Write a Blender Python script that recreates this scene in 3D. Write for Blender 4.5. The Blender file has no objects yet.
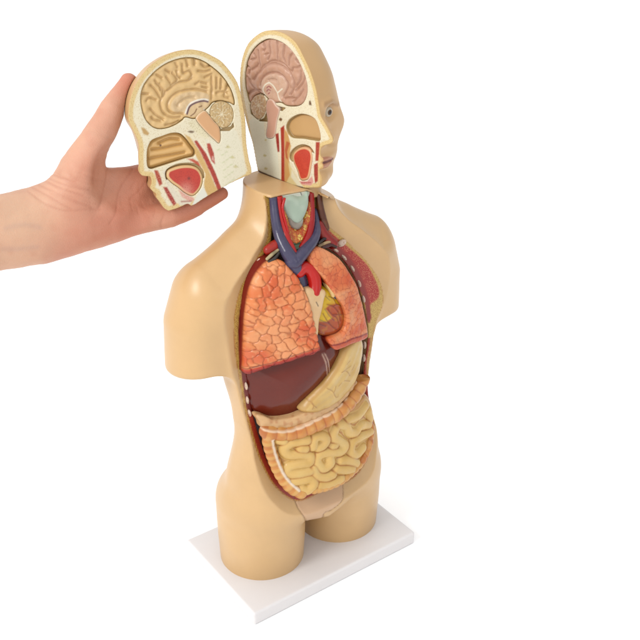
import bpy, math, time
import numpy as np
T0 = time.time()
C = bpy.context.scene
# ---------------------------------------------------------------- camera, light
S = 0.0015                      # one modelling unit in metres
F = 956.0; PITCH = math.radians(27.4); CH = 640.0
cam_d = bpy.data.cameras.new('camera'); cam = bpy.data.objects.new('camera', cam_d)
C.collection.objects.link(cam); C.camera = cam
cam.location = (0, 0, CH*S); cam.rotation_euler = (math.pi/2-PITCH, 0, 0)
cam_d.sensor_width = 36; cam_d.lens = F/640*36; cam_d.clip_start = 0.01; cam_d.clip_end = 200
C.view_settings.view_transform = 'Standard'; C.view_settings.look = 'None'
C.view_settings.exposure = 0; C.view_settings.gamma = 1
w = bpy.data.worlds.new('World'); C.world = w; w.use_nodes = True
nt = w.node_tree; bg = nt.nodes['Background']
tc = nt.nodes.new('ShaderNodeTexCoord'); vm = nt.nodes.new('ShaderNodeVectorMath'); vm.operation = 'DOT_PRODUCT'
vm.inputs[1].default_value = (-0.62, -0.30, 0.72)     # the studio tent is brightest up and to the left
rp = nt.nodes.new('ShaderNodeMapRange')
rp.inputs['From Min'].default_value = -0.7; rp.inputs['From Max'].default_value = 1.0
rp.inputs['To Min'].default_value = 0.62; rp.inputs['To Max'].default_value = 1.45
nt.links.new(tc.outputs['Generated'], vm.inputs[0]); nt.links.new(vm.outputs['Value'], rp.inputs['Value'])
nt.links.new(rp.outputs['Result'], bg.inputs['Strength']); bg.inputs['Color'].default_value = (1, 1, 1, 1)
def area(name, loc, target, size, power, col=(1, 1, 1)):
    d = bpy.data.lights.new(name, 'AREA'); d.shape = 'DISK'; d.size = size; d.energy = power; d.color = col
    o = bpy.data.objects.new(name, d); C.collection.objects.link(o); o.location = loc
    import mathutils
    v = mathutils.Vector(target)-mathutils.Vector(loc); o.rotation_euler = v.to_track_quat('-Z', 'Y').to_euler()
    return o
area('key_light', (-1.5, -0.35, 1.9), (0, 1.1, 0.4), 0.8, 30, (1, 0.985, 0.96))
area('fill_light', (1.2, -0.6, 1.5), (0, 1.1, 0.4), 1.0, 3)

# ---------------------------------------------------------------- projection helpers (modelling units)
RT = np.array([1., 0, 0]); FW = np.array([0, math.cos(PITCH), -math.sin(PITCH)]); UP = np.array([0, math.sin(PITCH), math.cos(PITCH)])
CP = np.array([0, 0, CH])
def ray(px, py): return (px-320)*RT+(320-py)*UP+F*FW
class Frame:
    def __init__(s, o, U, V, W): s.o = np.array(o, float); s.M = np.array([U, V, W], float)   # rows
    def w(s, p): return s.o+np.asarray(p)@s.M
    def l(s, p): return (np.asarray(p)-s.o)@np.linalg.inv(s.M)
    def at(s, px, py, c, axis=2):          # ray of a traced point met with the frame's plane coord[axis] = c
        Mi = np.linalg.inv(s.M); r = ray(px, py)@Mi; k = (CP-s.o)@Mi
        return k+(c-k[axis])/r[axis]*r
ANG = math.radians(36)
TX = np.array([math.cos(ANG), math.sin(ANG), 0]); TY = np.array([-math.sin(ANG), math.cos(ANG), 0]); TZ = np.array([0, 0, 1.])
r_ = ray(254, 616); BF = CP+(12-CH)/r_[2]*r_; OO = BF+TX*95+TY*62; OO[2] = 0
TF = Frame(OO, TX, TY, TZ)                 # torso frame: x figure's left, y back, z up

# ---------------------------------------------------------------- numeric helpers
def lerp(t, xs, ys): return np.interp(t, xs, ys)
def smin(a, b, k): h = np.clip(0.5+0.5*(b-a)/k, 0, 1); return b*(1-h)+a*h-k*h*(1-h)
def smax(a, b, k): return -smin(-a, -b, k)
def sstep(a, b, x): t = np.clip((x-a)/(b-a), 0, 1); return t*t*(3-2*t)
def spline(pts, n=6, closed=True):
    P = np.array(pts, float); m = len(P); out = []
    for i in range(m if closed else m-1):
        if closed: a, b, c, d = P[(i-1) % m], P[i], P[(i+1) % m], P[(i+2) % m]
        else: a, b, c, d = P[max(i-1, 0)], P[i], P[i+1], P[min(i+2, m-1)]
        for k in range(n):
            t = k/n; out.append(0.5*((2*b)+(-a+c)*t+(2*a-5*b+4*c-d)*t*t+(-a+3*b-3*c+d)*t**3))
    if not closed: out.append(P[-1])
    return np.array(out)
def segdist2(X, Z, A, B):
    best = np.full(X.shape, 1e9); 
    for (ax, az), (bx, bz) in zip(A, B):
        dx, dz = bx-ax, bz-az; L = dx*dx+dz*dz+1e-12
        t = np.clip(((X-ax)*dx+(Z-az)*dz)/L, 0, 1)
        best = np.minimum(best, (X-ax-t*dx)**2+(Z-az-t*dz)**2)
    return np.sqrt(best)
class Field:                               # a raster on a plane with bilinear lookup
    def __init__(s, lo, hi, h):
        s.lo = np.array(lo, float); s.h = h; s.n = np.ceil((np.array(hi)-s.lo)/h).astype(int)+1
        s.X, s.Z = np.meshgrid(s.lo[0]+h*np.arange(s.n[0]), s.lo[1]+h*np.arange(s.n[1]), indexing='ij')
        s.v = np.zeros(s.X.shape)
    def __call__(s, x, z):
        a = np.clip((x-s.lo[0])/s.h, 0, s.n[0]-1.001); b = np.clip((z-s.lo[1])/s.h, 0, s.n[1]-1.001)
        i = a.astype(int); j = b.astype(int); a = a-i; b = b-j; v = s.v
        return (v[i, j]*(1-a)+v[i+1, j]*a)*(1-b)+(v[i, j+1]*(1-a)+v[i+1, j+1]*a)*b
    def blur(s, r):
        k = max(1, int(round(r/s.h)))
        for _ in range(2):
            for ax in (0, 1):
                p = np.pad(s.v, [(k, k) if q == ax else (0, 0) for q in (0, 1)], mode='edge')
                c = np.cumsum(p, axis=ax); z = np.zeros_like(np.take(c, [0], axis=ax)); c = np.concatenate([z, c], axis=ax)
                n = s.v.shape[ax]; w_ = 2*k+1
                s.v = (np.take(c, range(w_, w_+n), axis=ax)-np.take(c, range(0, n), axis=ax))/w_
        return s
def polyfield(pts, smooth=True, h=0.6, pad=12):
    P = spline(pts) if smooth else np.array(pts, float)
    f = Field(P.min(0)-pad, P.max(0)+pad, h); A = P; B = np.roll(P, -1, axis=0)
    d = segdist2(f.X, f.Z, A, B); ins = np.zeros(f.X.shape, bool)
    for (ax, az), (bx, bz) in zip(A, B):
        if az == bz: continue
        c = ((az > f.Z) != (bz > f.Z)) & (f.X < (bx-ax)*(f.Z-az)/(bz-az)+ax); ins ^= c
    f.v = np.where(ins, -d, d); f.P = P; return f
def strokefield(strokes, lo, hi, h=0.6, smooth=True):   # distance to a set of open strokes
    f = Field(lo, hi, h); best = np.full(f.X.shape, 1e9)
    for s_ in strokes:
        P = spline(s_, 5, False) if (smooth and len(s_) > 2) else np.array(s_, float)
        best = np.minimum(best, segdist2(f.X, f.Z, P[:-1], P[1:]))
    f.v = best; return f
def tube(p, P, R):                         # distance to a round 3-D chain with radii
    P = np.array(P, float); R = np.array(R, float); best = np.full(p[0].shape, 1e9)
    for a, b, ra, rb in zip(P[:-1], P[1:], R[:-1], R[1:]):
        d = b-a; L = d@d+1e-12
        t = np.clip(((p[0]-a[0])*d[0]+(p[1]-a[1])*d[1]+(p[2]-a[2])*d[2])/L, 0, 1)
        q = np.sqrt((p[0]-a[0]-t*d[0])**2+(p[1]-a[1]-t*d[1])**2+(p[2]-a[2]-t*d[2])**2)-(ra+(rb-ra)*t)
        best = np.minimum(best, q)
    return best
def ell(p, c, r):                          # ellipsoid, approximate distance
    q = [(p[i]-c[i])/r[i] for i in range(3)]; k = np.sqrt(q[0]**2+q[1]**2+q[2]**2)
    g = np.sqrt(sum((q[i]/r[i])**2 for i in range(3)))+1e-9
    return k*(k-1)/g
def box(p, c, hs, rd=0.):
    q = [np.abs(p[i]-c[i])-hs[i]+rd for i in range(3)]
    return np.sqrt(sum(np.maximum(v, 0)**2 for v in q))+np.minimum(np.maximum(np.maximum(q[0], q[1]), q[2]), 0)-rd
_rng = np.random.RandomState(7)
_lat = _rng.rand(64, 64, 64)
def noise3(x, y, z, s):                    # smooth value noise -1..1
    x, y, z = x/s+100, y/s+100, z/s+100
    i, j, k = np.floor(x).astype(int), np.floor(y).astype(int), np.floor(z).astype(int)
    a, b, c = x-i, y-j, z-k; a, b, c = a*a*(3-2*a), b*b*(3-2*b), c*c*(3-2*c)
    L = lambda di, dj, dk: _lat[(i+di) % 64, (j+dj) % 64, (k+dk) % 64]
    v = 0
    for di, wa in ((0, 1-a), (1, a)):
        for dj, wb in ((0, 1-b), (1, b)):
            for dk, wc in ((0, 1-c), (1, c)): v = v+L(di, dj, dk)*wa*wb*wc
    return v*2-1
def cells(lo, hi, size, h=0.5, seed=1, jit=0.75):   # Voronoi: edge field F2-F1 and a random value per cell
    rs = np.random.RandomState(seed); f = Field(lo, hi, h); g = Field(lo, hi, h)
    nx = int((hi[0]-lo[0])/size)+3; nz = int((hi[1]-lo[1])/size)+3
    PX = np.zeros((nx, nz)); PZ = np.zeros((nx, nz)); RV = rs.rand(nx, nz)
    for i in range(nx):
        for j in range(nz):
            PX[i, j] = lo[0]+(i-0.5+(0.5 if j % 2 else 0)+(rs.rand()-.5)*jit)*size; PZ[i, j] = lo[1]+(j-0.5+(rs.rand()-.5)*jit)*size
    ci = ((f.X-lo[0])/size+.5).astype(int); cj = ((f.Z-lo[1])/size+.5).astype(int)
    d1 = np.full(f.X.shape, 1e9); d2 = d1.copy(); rv = np.zeros(f.X.shape)
    for a in range(-2, 3):
        for b in range(-2, 3):
            i = np.clip(ci+a, 0, nx-1); j = np.clip(cj+b, 0, nz-1)
            d = np.hypot(f.X-PX[i, j], f.Z-PZ[i, j]); m = d < d1-1e-9
            same = np.abs(d-d1) < 1e-9
            d2 = np.where(m, d1, np.where(same, d2, np.minimum(d2, d))); rv = np.where(m, RV[i, j], rv); d1 = np.where(m, d, d1)
    f.v = d2-d1; g.v = rv; return f, g

def snet(f, lo, hi, h, iters=3, coarse=5):
    """naive surface nets of a signed field, then pulled on to the surface"""
    lo = np.array(lo, float); hi = np.array(hi, float)
    nb = np.ceil((hi-lo)/(h*coarse)).astype(int)
    cx = [lo[a]+h*coarse*(np.arange(nb[a])+0.5) for a in range(3)]
    G = np.meshgrid(*cx, indexing='ij'); Fc = f(*[g.ravel() for g in G]).reshape(nb)
    near = np.abs(Fc) < h*coarse*1.25+1.5
    n = nb*coarse
    up = lambda A: A.repeat(coarse, 0).repeat(coarse, 1).repeat(coarse, 2)
    V = up(np.where(Fc < 0, -9., 9.).astype(np.float32))
    idx = np.flatnonzero(up(near)); ii = np.unravel_index(idx, n)
    vals = np.empty(len(idx), np.float32)
    for a in range(0, len(idx), 600000):
        sl = slice(a, a+600000)
        vals[sl] = f(*[lo[q]+h*ii[q][sl] for q in range(3)])
    V.ravel()[idx] = vals
    V[0] = V[-1] = 9; V[:, 0] = V[:, -1] = 9; V[:, :, 0] = V[:, :, -1] = 9
    sg = V < 0
    cs = np.zeros(n-1, np.int8)
    for d in np.ndindex(2, 2, 2):
        cs += sg[d[0]:n[0]-1+d[0], d[1]:n[1]-1+d[1], d[2]:n[2]-1+d[2]]
    act = np.argwhere((cs > 0) & (cs < 8)); del cs
    vid = np.full(n-1, -1, np.int32); vid[act[:, 0], act[:, 1], act[:, 2]] = np.arange(len(act))
    acc = np.zeros((len(act), 3)); cnt = np.zeros(len(act))
    cor = list(np.ndindex(2, 2, 2)); cv = {c: V[act[:, 0]+c[0], act[:, 1]+c[1], act[:, 2]+c[2]].astype(float) for c in cor}
    for c in cor:
        for ax in range(3):
            if c[ax]: continue
            e = tuple(1 if q == ax else c[q] for q in range(3)); a, b = cv[c], cv[e]
            m = (a < 0) != (b < 0); t = np.where(m, a/(a-b+1e-12), 0)
            for q in range(3): acc[:, q] += np.where(m, c[q]+(t if q == ax else 0), 0)
            cnt += m
    P = lo+h*(act+acc/cnt[:, None]); quads = []
    for ax in range(3):
        o1, o2 = [(1, 2), (2, 0), (0, 1)][ax]
        s0 = [slice(1, -1)]*3; s0[ax] = slice(0, n[ax]-1); s1 = list(s0); s1[ax] = slice(1, n[ax])
        a = sg[tuple(s0)]; b = sg[tuple(s1)]; e = np.argwhere(a != b); fl = a[e[:, 0], e[:, 1], e[:, 2]]
        e = e+np.array([0 if q == ax else 1 for q in range(3)])
        def g(d1, d2):
            k = e.copy(); k[:, o1] -= d1; k[:, o2] -= d2; return vid[k[:, 0], k[:, 1], k[:, 2]]
        q = np.stack([g(1, 1), g(0, 1), g(0, 0), g(1, 0)], 1); q[~fl] = q[~fl][:, ::-1]; quads.append(q)
    Q = np.concatenate(quads); Q = Q[(Q >= 0).all(1)]
    P0 = P.copy()
    for _ in range(iters):
        e = 0.25*h; v = f(P[:, 0], P[:, 1], P[:, 2]); g = np.empty_like(P)
        for a in range(3):
            d = np.zeros(3); d[a] = e; A = P+d; B = P-d
            g[:, a] = (f(A[:, 0], A[:, 1], A[:, 2])-f(B[:, 0], B[:, 1], B[:, 2]))/(2*e)
        st = -(v/np.maximum((g**2).sum(1), 0.05))[:, None]*g
        P = P+np.clip(st, -0.5*h, 0.5*h); P = P0+np.clip(P-P0, -0.75*h, 0.75*h)
    return P, Q

# ---------------------------------------------------------------- colour
KA = 0.65
def rgb(r, g, b):
    c = np.array([r, g, b])/255.; c = np.where(c <= 0.04045, c/12.92, ((c+0.055)/1.055)**2.4); return c**1.14*KA
class Paint:
    def __init__(s, n, col): s.c = np.tile(rgb(*col), (n, 1)); s.d = s.c.copy(); s.a = np.zeros(n); s.n = n
    def over(s, m, col, dot=None, amt=1.0):
        m = np.clip(np.asarray(m, float), 0, 1)[:, None]; c = rgb(*col) if not isinstance(col, np.ndarray) else col
        s.c = s.c*(1-m)+c*m
        a = amt if dot is not None else 0.
        s.a = s.a*(1-m[:, 0])+a*m[:, 0]
        if dot is not None: s.d = np.where(m > 0.02, rgb(*dot), s.d)
        return s
    def mul(s, k): s.c = s.c*np.asarray(k)[:, None]; return s
def ins(d, e=0.45): return np.clip(0.5-d/(2*e), 0, 1)       # soft inside mask of a signed distance

MATS = {}
def paintmat(name, rough=0.38, bump=0.05, bscale=900, dscale=420, dsize=0.34, coat=0.15, sss=0., var=0.06, spec=0.5):
    if name in MATS: return MATS[name]
    m = bpy.data.materials.new(name); m.use_nodes = True; t = m.node_tree; N = t.nodes; L = t.links
    b = N['Principled BSDF']; at = N.new('ShaderNodeAttribute'); at.attribute_name = 'Col'
    a2 = N.new('ShaderNodeAttribute'); a2.attribute_name = 'Dot'; co = N.new('ShaderNodeTexCoord')
    vo = N.new('ShaderNodeTexVoronoi'); vo.inputs['Scale'].default_value = dscale; L.new(co.outputs['Object'], vo.inputs['Vector'])
    mr = N.new('ShaderNodeMapRange'); mr.inputs['From Min'].default_value = dsize+0.1; mr.inputs['From Max'].default_value = dsize-0.1
    L.new(vo.outputs['Distance'], mr.inputs['Value'])
    mu = N.new('ShaderNodeMath'); mu.operation = 'MULTIPLY'; L.new(mr.outputs['Result'], mu.inputs[0]); L.new(a2.outputs['Alpha'], mu.inputs[1])
    mx = N.new('ShaderNodeMix'); mx.data_type = 'RGBA'; L.new(mu.outputs[0], mx.inputs['Factor']); L.new(at.outputs['Color'], mx.inputs['A']); L.new(a2.outputs['Color'], mx.inputs['B'])
    no = N.new('ShaderNodeTexNoise'); no.inputs['Scale'].default_value = 28; no.inputs['Detail'].default_value = 6; L.new(co.outputs['Object'], no.inputs['Vector'])
    m2 = N.new('ShaderNodeMapRange'); m2.inputs['From Min'].default_value = 0.3; m2.inputs['From Max'].default_value = 0.7
    m2.inputs['To Min'].default_value = 1-var; m2.inputs['To Max'].default_value = 1+var; L.new(no.outputs['Fac'], m2.inputs['Value'])
    hs = N.new('ShaderNodeHueSaturation'); L.new(m2.outputs['Result'], hs.inputs['Value']); L.new(mx.outputs['Result'], hs.inputs['Color'])
    L.new(hs.outputs['Color'], b.inputs['Base Color'])
    n2 = N.new('ShaderNodeTexNoise'); n2.inputs['Scale'].default_value = bscale; n2.inputs['Detail'].default_value = 3; L.new(co.outputs['Object'], n2.inputs['Vector'])
    bu = N.new('ShaderNodeBump'); bu.inputs['Strength'].default_value = bump; bu.inputs['Distance'].default_value = 0.001; L.new(n2.outputs['Fac'], bu.inputs['Height']); L.new(bu.outputs['Normal'], b.inputs['Normal'])
    m3 = N.new('ShaderNodeMapRange'); m3.inputs['To Min'].default_value = rough-0.06; m3.inputs['To Max'].default_value = rough+0.08; L.new(no.outputs['Fac'], m3.inputs['Value']); L.new(m3.outputs['Result'], b.inputs['Roughness'])
    b.inputs['Coat Weight'].default_value = coat; b.inputs['Coat Roughness'].default_value = 0.25
    b.inputs['Specular IOR Level'].default_value = spec
    if sss:
        b.inputs['Subsurface Weight'].default_value = sss; b.inputs['Subsurface Radius'].default_value = (1, 0.35, 0.2); b.inputs['Subsurface Scale'].default_value = 0.006
    MATS[name] = m; return m

# ---------------------------------------------------------------- objects
ROOT = {}
def empty(name, fr, label, cat, right):
    o = bpy.data.objects.new(name, None); C.collection.objects.link(o); o.empty_display_size = 0.05
    import mathutils
    R_ = np.array(right).T                 # columns are the axes
    M = mathutils.Matrix([[*R_[i], fr[i]*S] for i in range(3)]+[[0, 0, 0, 1]]); o.matrix_world = M
    o['label'] = label; o['category'] = cat; ROOT[o.name] = (np.array(fr, float), np.array(right, float))
    return o
def link(name, P, Q, paint, mat, parent, root=None, label=None, smooth=True):
    """P in world modelling units"""
    me = bpy.data.meshes.new(name); P = np.asarray(P, float)
    if root is not None:
        o_, R_ = ROOT[root.name]; P = (P-o_)@R_.T
    P = P*S
    me.vertices.add(len(P)); me.vertices.foreach_set('co', P.astype(np.float32).ravel())
    Q = np.asarray(Q); k = Q.shape[1]; me.loops.add(Q.size); me.loops.foreach_set('vertex_index', Q.astype(np.int32).ravel())
    me.polygons.add(len(Q)); me.polygons.foreach_set('loop_start', np.arange(0, Q.size, k, dtype=np.int32))
    me.polygons.foreach_set('use_smooth', np.full(len(Q), smooth)); me.update(calc_edges=True); me.validate()
    if paint is not None:
        a = me.color_attributes.new('Col', 'FLOAT_COLOR', 'POINT'); a.data.foreach_set('color', np.c_[paint.c, np.ones(len(P))].astype(np.float32).ravel())
        a = me.color_attributes.new('Dot', 'FLOAT_COLOR', 'POINT'); a.data.foreach_set('color', np.c_[paint.d, paint.a].astype(np.float32).ravel())
    me.materials.append(mat); o = bpy.data.objects.new(name, me); C.collection.objects.link(o)
    if parent is not None: o.parent = parent
    if label: o['label'] = label
    print('  %-22s %7d verts  %5.1fs' % (name, len(P), time.time()-T0)); return o
def build(name, fr, f, lo, hi, h, paintf, mat, parent, root, label=None, iters=3):
    P, Q = snet(f, lo, hi, h, iters)
    if np.linalg.det(fr.M) < 0: Q = Q[:, ::-1]
    return link(name, fr.w(P), Q, paintf(P), mat, parent, root, label)
# ---------------------------------------------------------------- the setting
fm = bpy.data.materials.new('white_paper_floor'); fm.use_nodes = True; b_ = fm.node_tree.nodes['Principled BSDF']
b_.inputs['Base Color'].default_value = (0.97, 0.97, 0.97, 1); b_.inputs['Roughness'].default_value = 0.9; b_.inputs['Specular IOR Level'].default_value = 0.1
n_ = fm.node_tree.nodes.new('ShaderNodeTexNoise'); n_.inputs['Scale'].default_value = 6
u_ = fm.node_tree.nodes.new('ShaderNodeBump'); u_.inputs['Strength'].default_value = 0.02; fm.node_tree.links.new(n_.outputs['Fac'], u_.inputs['Height']); fm.node_tree.links.new(u_.outputs['Normal'], b_.inputs['Normal'])
G_ = 20000.
fl = link('floor', [(-G_, -G_, 0), (G_, -G_, 0), (G_, G_, 0), (-G_, G_, 0)], [(0, 1, 2, 3)], None, fm, None, smooth=False)
fl['kind'] = 'structure'

# ---------------------------------------------------------------- the torso model
torso = empty('anatomical_torso', OO, 'beige torso model standing on a white plinth with open chest and belly', 'anatomical model', [TX, TY, TZ])
SKIN = (231, 194, 144)
skinmat = paintmat('painted_skin', rough=0.36, bump=0.03, dscale=640, coat=0.15, var=0.03, spec=0.4)
orgmat = paintmat('painted_organ', rough=0.34, bump=0.08, dscale=520, coat=0.1, var=0.06, spec=0.35)
livmat = paintmat('liver_glaze', rough=0.18, bump=0.015, coat=0.12, var=0.08, spec=0.32)
glossmat = paintmat('glossy_organ', rough=0.22, bump=0.03, dscale=520, coat=0.1, var=0.05, spec=0.35)
matte = paintmat('matte_plastic', rough=0.5, bump=0.03, coat=0.0, var=0.01)
def bbuild(name, f, lo, hi, h, paintf, mat, parent=None, label=None):
    g = f if (name == 'torso_shell' or hi[2] < 355) else (lambda x, y, z: np.maximum(f(x, y, z), z-zcap(x, y)+2.2))
    return build(name, TF, g, lo, hi, h, paintf, mat, parent or torso, torso, label)

# plinth
def f_base(x, y, z):
    return box((x, y, z), (0, 0, 7.1), (95, 62, 6.9), 2.0)
P_, Q_ = snet(lambda x, y, z: f_base(x, y, z), (-98, -65, -2), (98, 65, 17), 1.0)
pb_ = Paint(len(P_), (238, 234, 233)); pb_.c[:] = (0.63, 0.61, 0.61); link('plinth', TF.w(P_), Q_, pb_, matte, torso, torso)

def yc(z): return lerp(z, [60, 85, 110, 150, 200, 300, 330, 345, 375, 400], [-48, -43, -35, -25, -20, -18, -15, -10, -3, -3])
def Bz(z): return lerp(z, [70, 90, 120, 160, 200, 250, 300, 330, 350, 375], [12, 17, 24, 29, 32, 36, 30, 20, 9, 7])
def Yo(x, z): return yc(z)-Bz(z)*(1-np.minimum(1, (x/80.)**2))
def Yc(x, z): return yc(z)+0*x
def tr(pts, off=0., Y=Yo):                 # traced points laid on a surface y = Y(x, z)
    out = []
    for px, py in pts:
        y = -40.
        for _ in range(40):
            l = TF.at(px, py, y, 1); y = 0.5*y+0.5*float(Y(l[0], l[2])+off)
        out.append((l[0], l[2]))
    return out
def tr3(pts, off=0., Y=Yo): return [(x, float(Y(x, z)+off), z) for x, z in tr(pts, off, Y)]

outer_px = [(264, 184), (266.5, 205), (267.5, 237), (257.5, 257), (247.5, 275), (240, 290), (234.5, 315), (235, 351), (240.6, 386), (247.5, 420), (258, 455), (271.5, 482), (287, 497),
 (301, 500.5), (323, 491), (350, 480), (362.6, 467), (371, 448), (374.5, 420), (372, 403), (368, 369), (371.5, 345), (375, 325), (382, 307), (382.5, 292.5), (377.5, 277.5), (365, 260), (352.5, 247.5), (345, 240), (332, 230), (321, 219), (317, 205), (315, 184)]
inner_px = [(271, 184), (272, 205), (272, 238), (267, 250), (260, 262), (254, 277), (250, 295), (247, 315), (245.5, 345), (247, 375), (250, 400), (256, 425), (262, 445), (271, 468), (285, 486), (300, 494), (323, 487), (345, 475), (358, 461), (367, 444),
 (370, 420), (367, 395), (365, 370), (368, 345), (368, 325), (363, 300), (355, 278), (345, 262), (334, 252), (324, 246), (319, 235), (316, 220), (312, 205), (311, 184)]
OUT = polyfield(tr(outer_px, 0, Yc), pad=70, h=0.8); INN = polyfield(tr(inner_px, 0, Yc), pad=40, h=0.8)
zt = [0, 40, 60, 80, 100, 125, 150, 170, 195, 220, 245, 275, 300, 320, 335, 347, 358, 375, 400]
za = [79, 79, 79, 79.5, 80, 77, 70, 67, 69.5, 73.5, 76.5, 79, 79, 71, 55, 42, 35, 31, 31]
zf = [-42, -42, -45, -49, -51, -50, -47, -46, -48, -54, -58, -60, -56, -48, -38, -30, -23, -17, -17]
zb = [44, 46, 50, 51, 48, 42, 34, 30, 30, 34, 40, 48, 50, 49, 46, 44, 42, 40, 40]
_zz = np.linspace(0, 400, 401)
def sm(a):
    v = np.interp(_zz, zt, a); k = np.ones(19)/19; v = np.convolve(np.pad(v, 18, mode='edge'), k, 'valid'); v = np.convolve(v, k, 'valid'); return v
_a, _f, _b = sm(za), sm(zf), sm(zb)
def zcap(x, y): return 378.3+0.03*y-0.04*(x+3)-0.40*np.maximum(x-3, 0)
def f_skin(x, y, z):
    a = np.interp(z, _zz, _a); f0 = np.interp(z, _zz, _f); b0 = np.interp(z, _zz, _b); cy = (f0+b0)/2; hb = (b0-f0)/2
    cxx = lerp(z, [130, 180, 240, 290], [0, -4, -4, 0]); pe = 2.5-0.5*sstep(-8, 14, y-cy)*sstep(220, 190, z); q = ((np.abs(x-cxx)/a)**pe+(np.abs(y-cy)/hb)**pe+1e-9)**(1/pe)
    tr_ = (q-1)*np.minimum(a, hb)*0.9
    tr_ = smax(tr_, 67-z+0.06*np.abs(x), 5+0.45*np.minimum(np.abs(x), 50))              # trunk ends above the thighs
    d = tr_
    for s_ in (-1, 1):
        # thigh, upright elliptical stump
        cx = s_*45+1.5; rx = lerp(z, [0, 12, 40, 80, 110], [39, 40, 40.5, 40, 38]); ry = lerp(z, [0, 12, 50, 100], [40, 40.5, 45, 48])
        qq = np.sqrt(((x-cx)/rx)**2+((y-4)/ry)**2); leg = np.maximum(smax((qq-1)*np.minimum(rx, ry), z-104, 30), 11-z)
        d = smin(d, leg, 6+0.08*np.minimum(np.abs(x), 50))
        sh = tube((x, (y-9)*0.92, z), [(s_*50, 0, 318), (s_*84-(s_>0)*4, 2, 299), (s_*92-(s_>0)*5, 3, 276), (s_*95-(s_>0)*5, 4, 225)], [22, 28, 28, 27])
        cut = (z-(236-0.06*(y-9)-0.05*np.abs(np.abs(x)-95)))
        arm = smax(sh, -cut, 5)
        d = smin(d, arm, 13)
        d = smin(d, tube((x, y, z), [(s_*20, 14, 352), (s_*52, 12, 334), (s_*84, 10, 316)], [14, 14, 12]), 14)
    # neck
    nk = np.sqrt(((x+2)/31.)**2+((y-14)/(29.+4*sstep(330, 372, z)))**2); nk = (nk-1)*29
    d = smin(d, np.maximum(nk, 300-z), 16)
    d = smax(d, (z-zcap(x, y)), 1.2)
    d = np.maximum(d, 12-z)
    # small of the back and gluteal cleft
    d = d+4*np.exp(-((x)/7.)**2)*sstep(20, 40, y)*sstep(130, 70, z)+2*np.exp(-((x)/6.)**2)*sstep(15, 35, y)*sstep(100, 160, z)*sstep(330, 280, z)
    # navel line is cut away; soft collar bone hint
    return d
plate_px = [(302, 498), (301, 506), (303, 515), (305.5, 522), (315, 518.5), (324, 514), (331, 510.5), (338, 505.5), (343, 500), (348, 491), (351.5, 481)]
def Yskin(x, z):
    # front skin surface by marching
    y = -90.
    for _ in range(60):
        d = float(f_skin(np.array([x]), np.array([y]), np.array([z]))[0]); y = min(y+(max(d*0.7, 0.05) if d > 0.05 else 0), -30.)
    return y
pl = tr(plate_px, 0, Yskin)
seam = strokefield([pl], (-70, 20), (70, 130), 0.5); plate = polyfield(pl+[(pl[-1][0], 110), (pl[0][0], 110)], smooth=False)
def f_body(x, y, z):
    d = f_skin(x, y, z); fs0 = d
    o = OUT(x, z); i = INN(x, z)
    k = lerp(z, [90, 130, 300, 340], [0.5, 0.22, 0.22, 0.3])
    d = smax(d, (yc(z)-k*np.clip(o, 0, 60)-y)*0.95+np.where(z > zcap(x, y)-2.4, -50, 0)+np.where(o > 40, -50, 0)+np.where((z < 70), -50, 0), 0.6)   # sawn front
    cav = np.maximum(np.maximum(i, y-18), z-zcap(x, y)+2.4); cav = np.maximum(cav, fs0+np.where(y > yc(z)+1, 3.0, -9))
    d = smax(d, -cav, 0.8)
    d = smax(d, -(y+8.5)+np.where(z > 362, 0, -99.)-np.where(o > -3, 99., 0), 0.6)
    g = seam(x, z); d = d+np.where((y < -10) & (z > 20) & (z < 125), 0.9*np.exp(-(g/0.7)**2), 0)
    return d
lens_px = [(334, 235), (347, 246), (357.5, 255), (368, 266), (375, 279), (379, 290), (378, 298), (372, 303), (370, 306), (371, 318), (368, 322), (364, 300), (355, 280), (345, 264), (334, 252), (322, 247), (318, 232), (324, 226)]
LENS = polyfield(tr(lens_px, 0, Yc), pad=20)
def p_body(P):
    x, y, z = P.T; p = Paint(len(P), SKIN)
    o = OUT(x, z); i = INN(x, z); fs = f_skin(x, y, z)
    p.over(sstep(0, 1, ins(plate(x, z))*(y < -10)*(z > 30)), (228, 190, 152))
    p.over(np.where((y < -10) & (z > 20) & (z < 125), 0.65*np.exp(-(seam(x, z)/0.5)**2), 0), (140, 98, 60))
    cutm = ins(o, 0.5)*(y < yc(z)+1.2)*(y > yc(z)-1.2)*(z > 66)
    fatw = lerp(z, [80, 110, 150, 200, 240, 280, 330, 370], [0.3, 0.5, 0.9, 1.4, 2.4, 3.8, 5.0, 6.0])
    right = sstep(0, 1, (x > 0)*(z > 225))
    cutm = cutm*(z < zcap(x, y)-1.5)
    p.over(cutm, (200, 74, 40), dot=(226, 138, 90), amt=0.8)
    deep = cutm*ins(-i-0.0+(-3.0), 1.0)
    p.over(cutm*sstep(-3.5, -1.0, i*-1*-1-3.0), (176, 62, 36), dot=(150, 30, 22), amt=0.7)
    p.over(cutm*(x < 0)*(z > 195)*sstep(fatw, fatw+0.8, -o), (132, 38, 28), dot=(160, 60, 45), amt=0.5)
    p.over(cutm*sstep(fatw+0.8, fatw-0.2, -o), (216, 176, 92), dot=(150, 95, 40), amt=0.9)
    p.over(cutm*right*(1-ins(LENS(x, z))), (222, 188, 108), dot=(178, 128, 62), amt=0.9)
    p.over(cutm*right*ins(LENS(x, z)), (190, 44, 26), dot=(232, 150, 110), amt=0.95)
    p.over(cutm*right*ins(LENS(x, z))*sstep(7, 4, np.abs(i)), (160, 40, 26), dot=(180, 66, 42), amt=0.4)
    p.over(cutm*(z > 340)*(x > 0)*sstep(-9.5, -8.5, o*1.0)*0, (120, 70, 40))
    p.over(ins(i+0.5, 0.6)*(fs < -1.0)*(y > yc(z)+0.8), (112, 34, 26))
    return p
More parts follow.
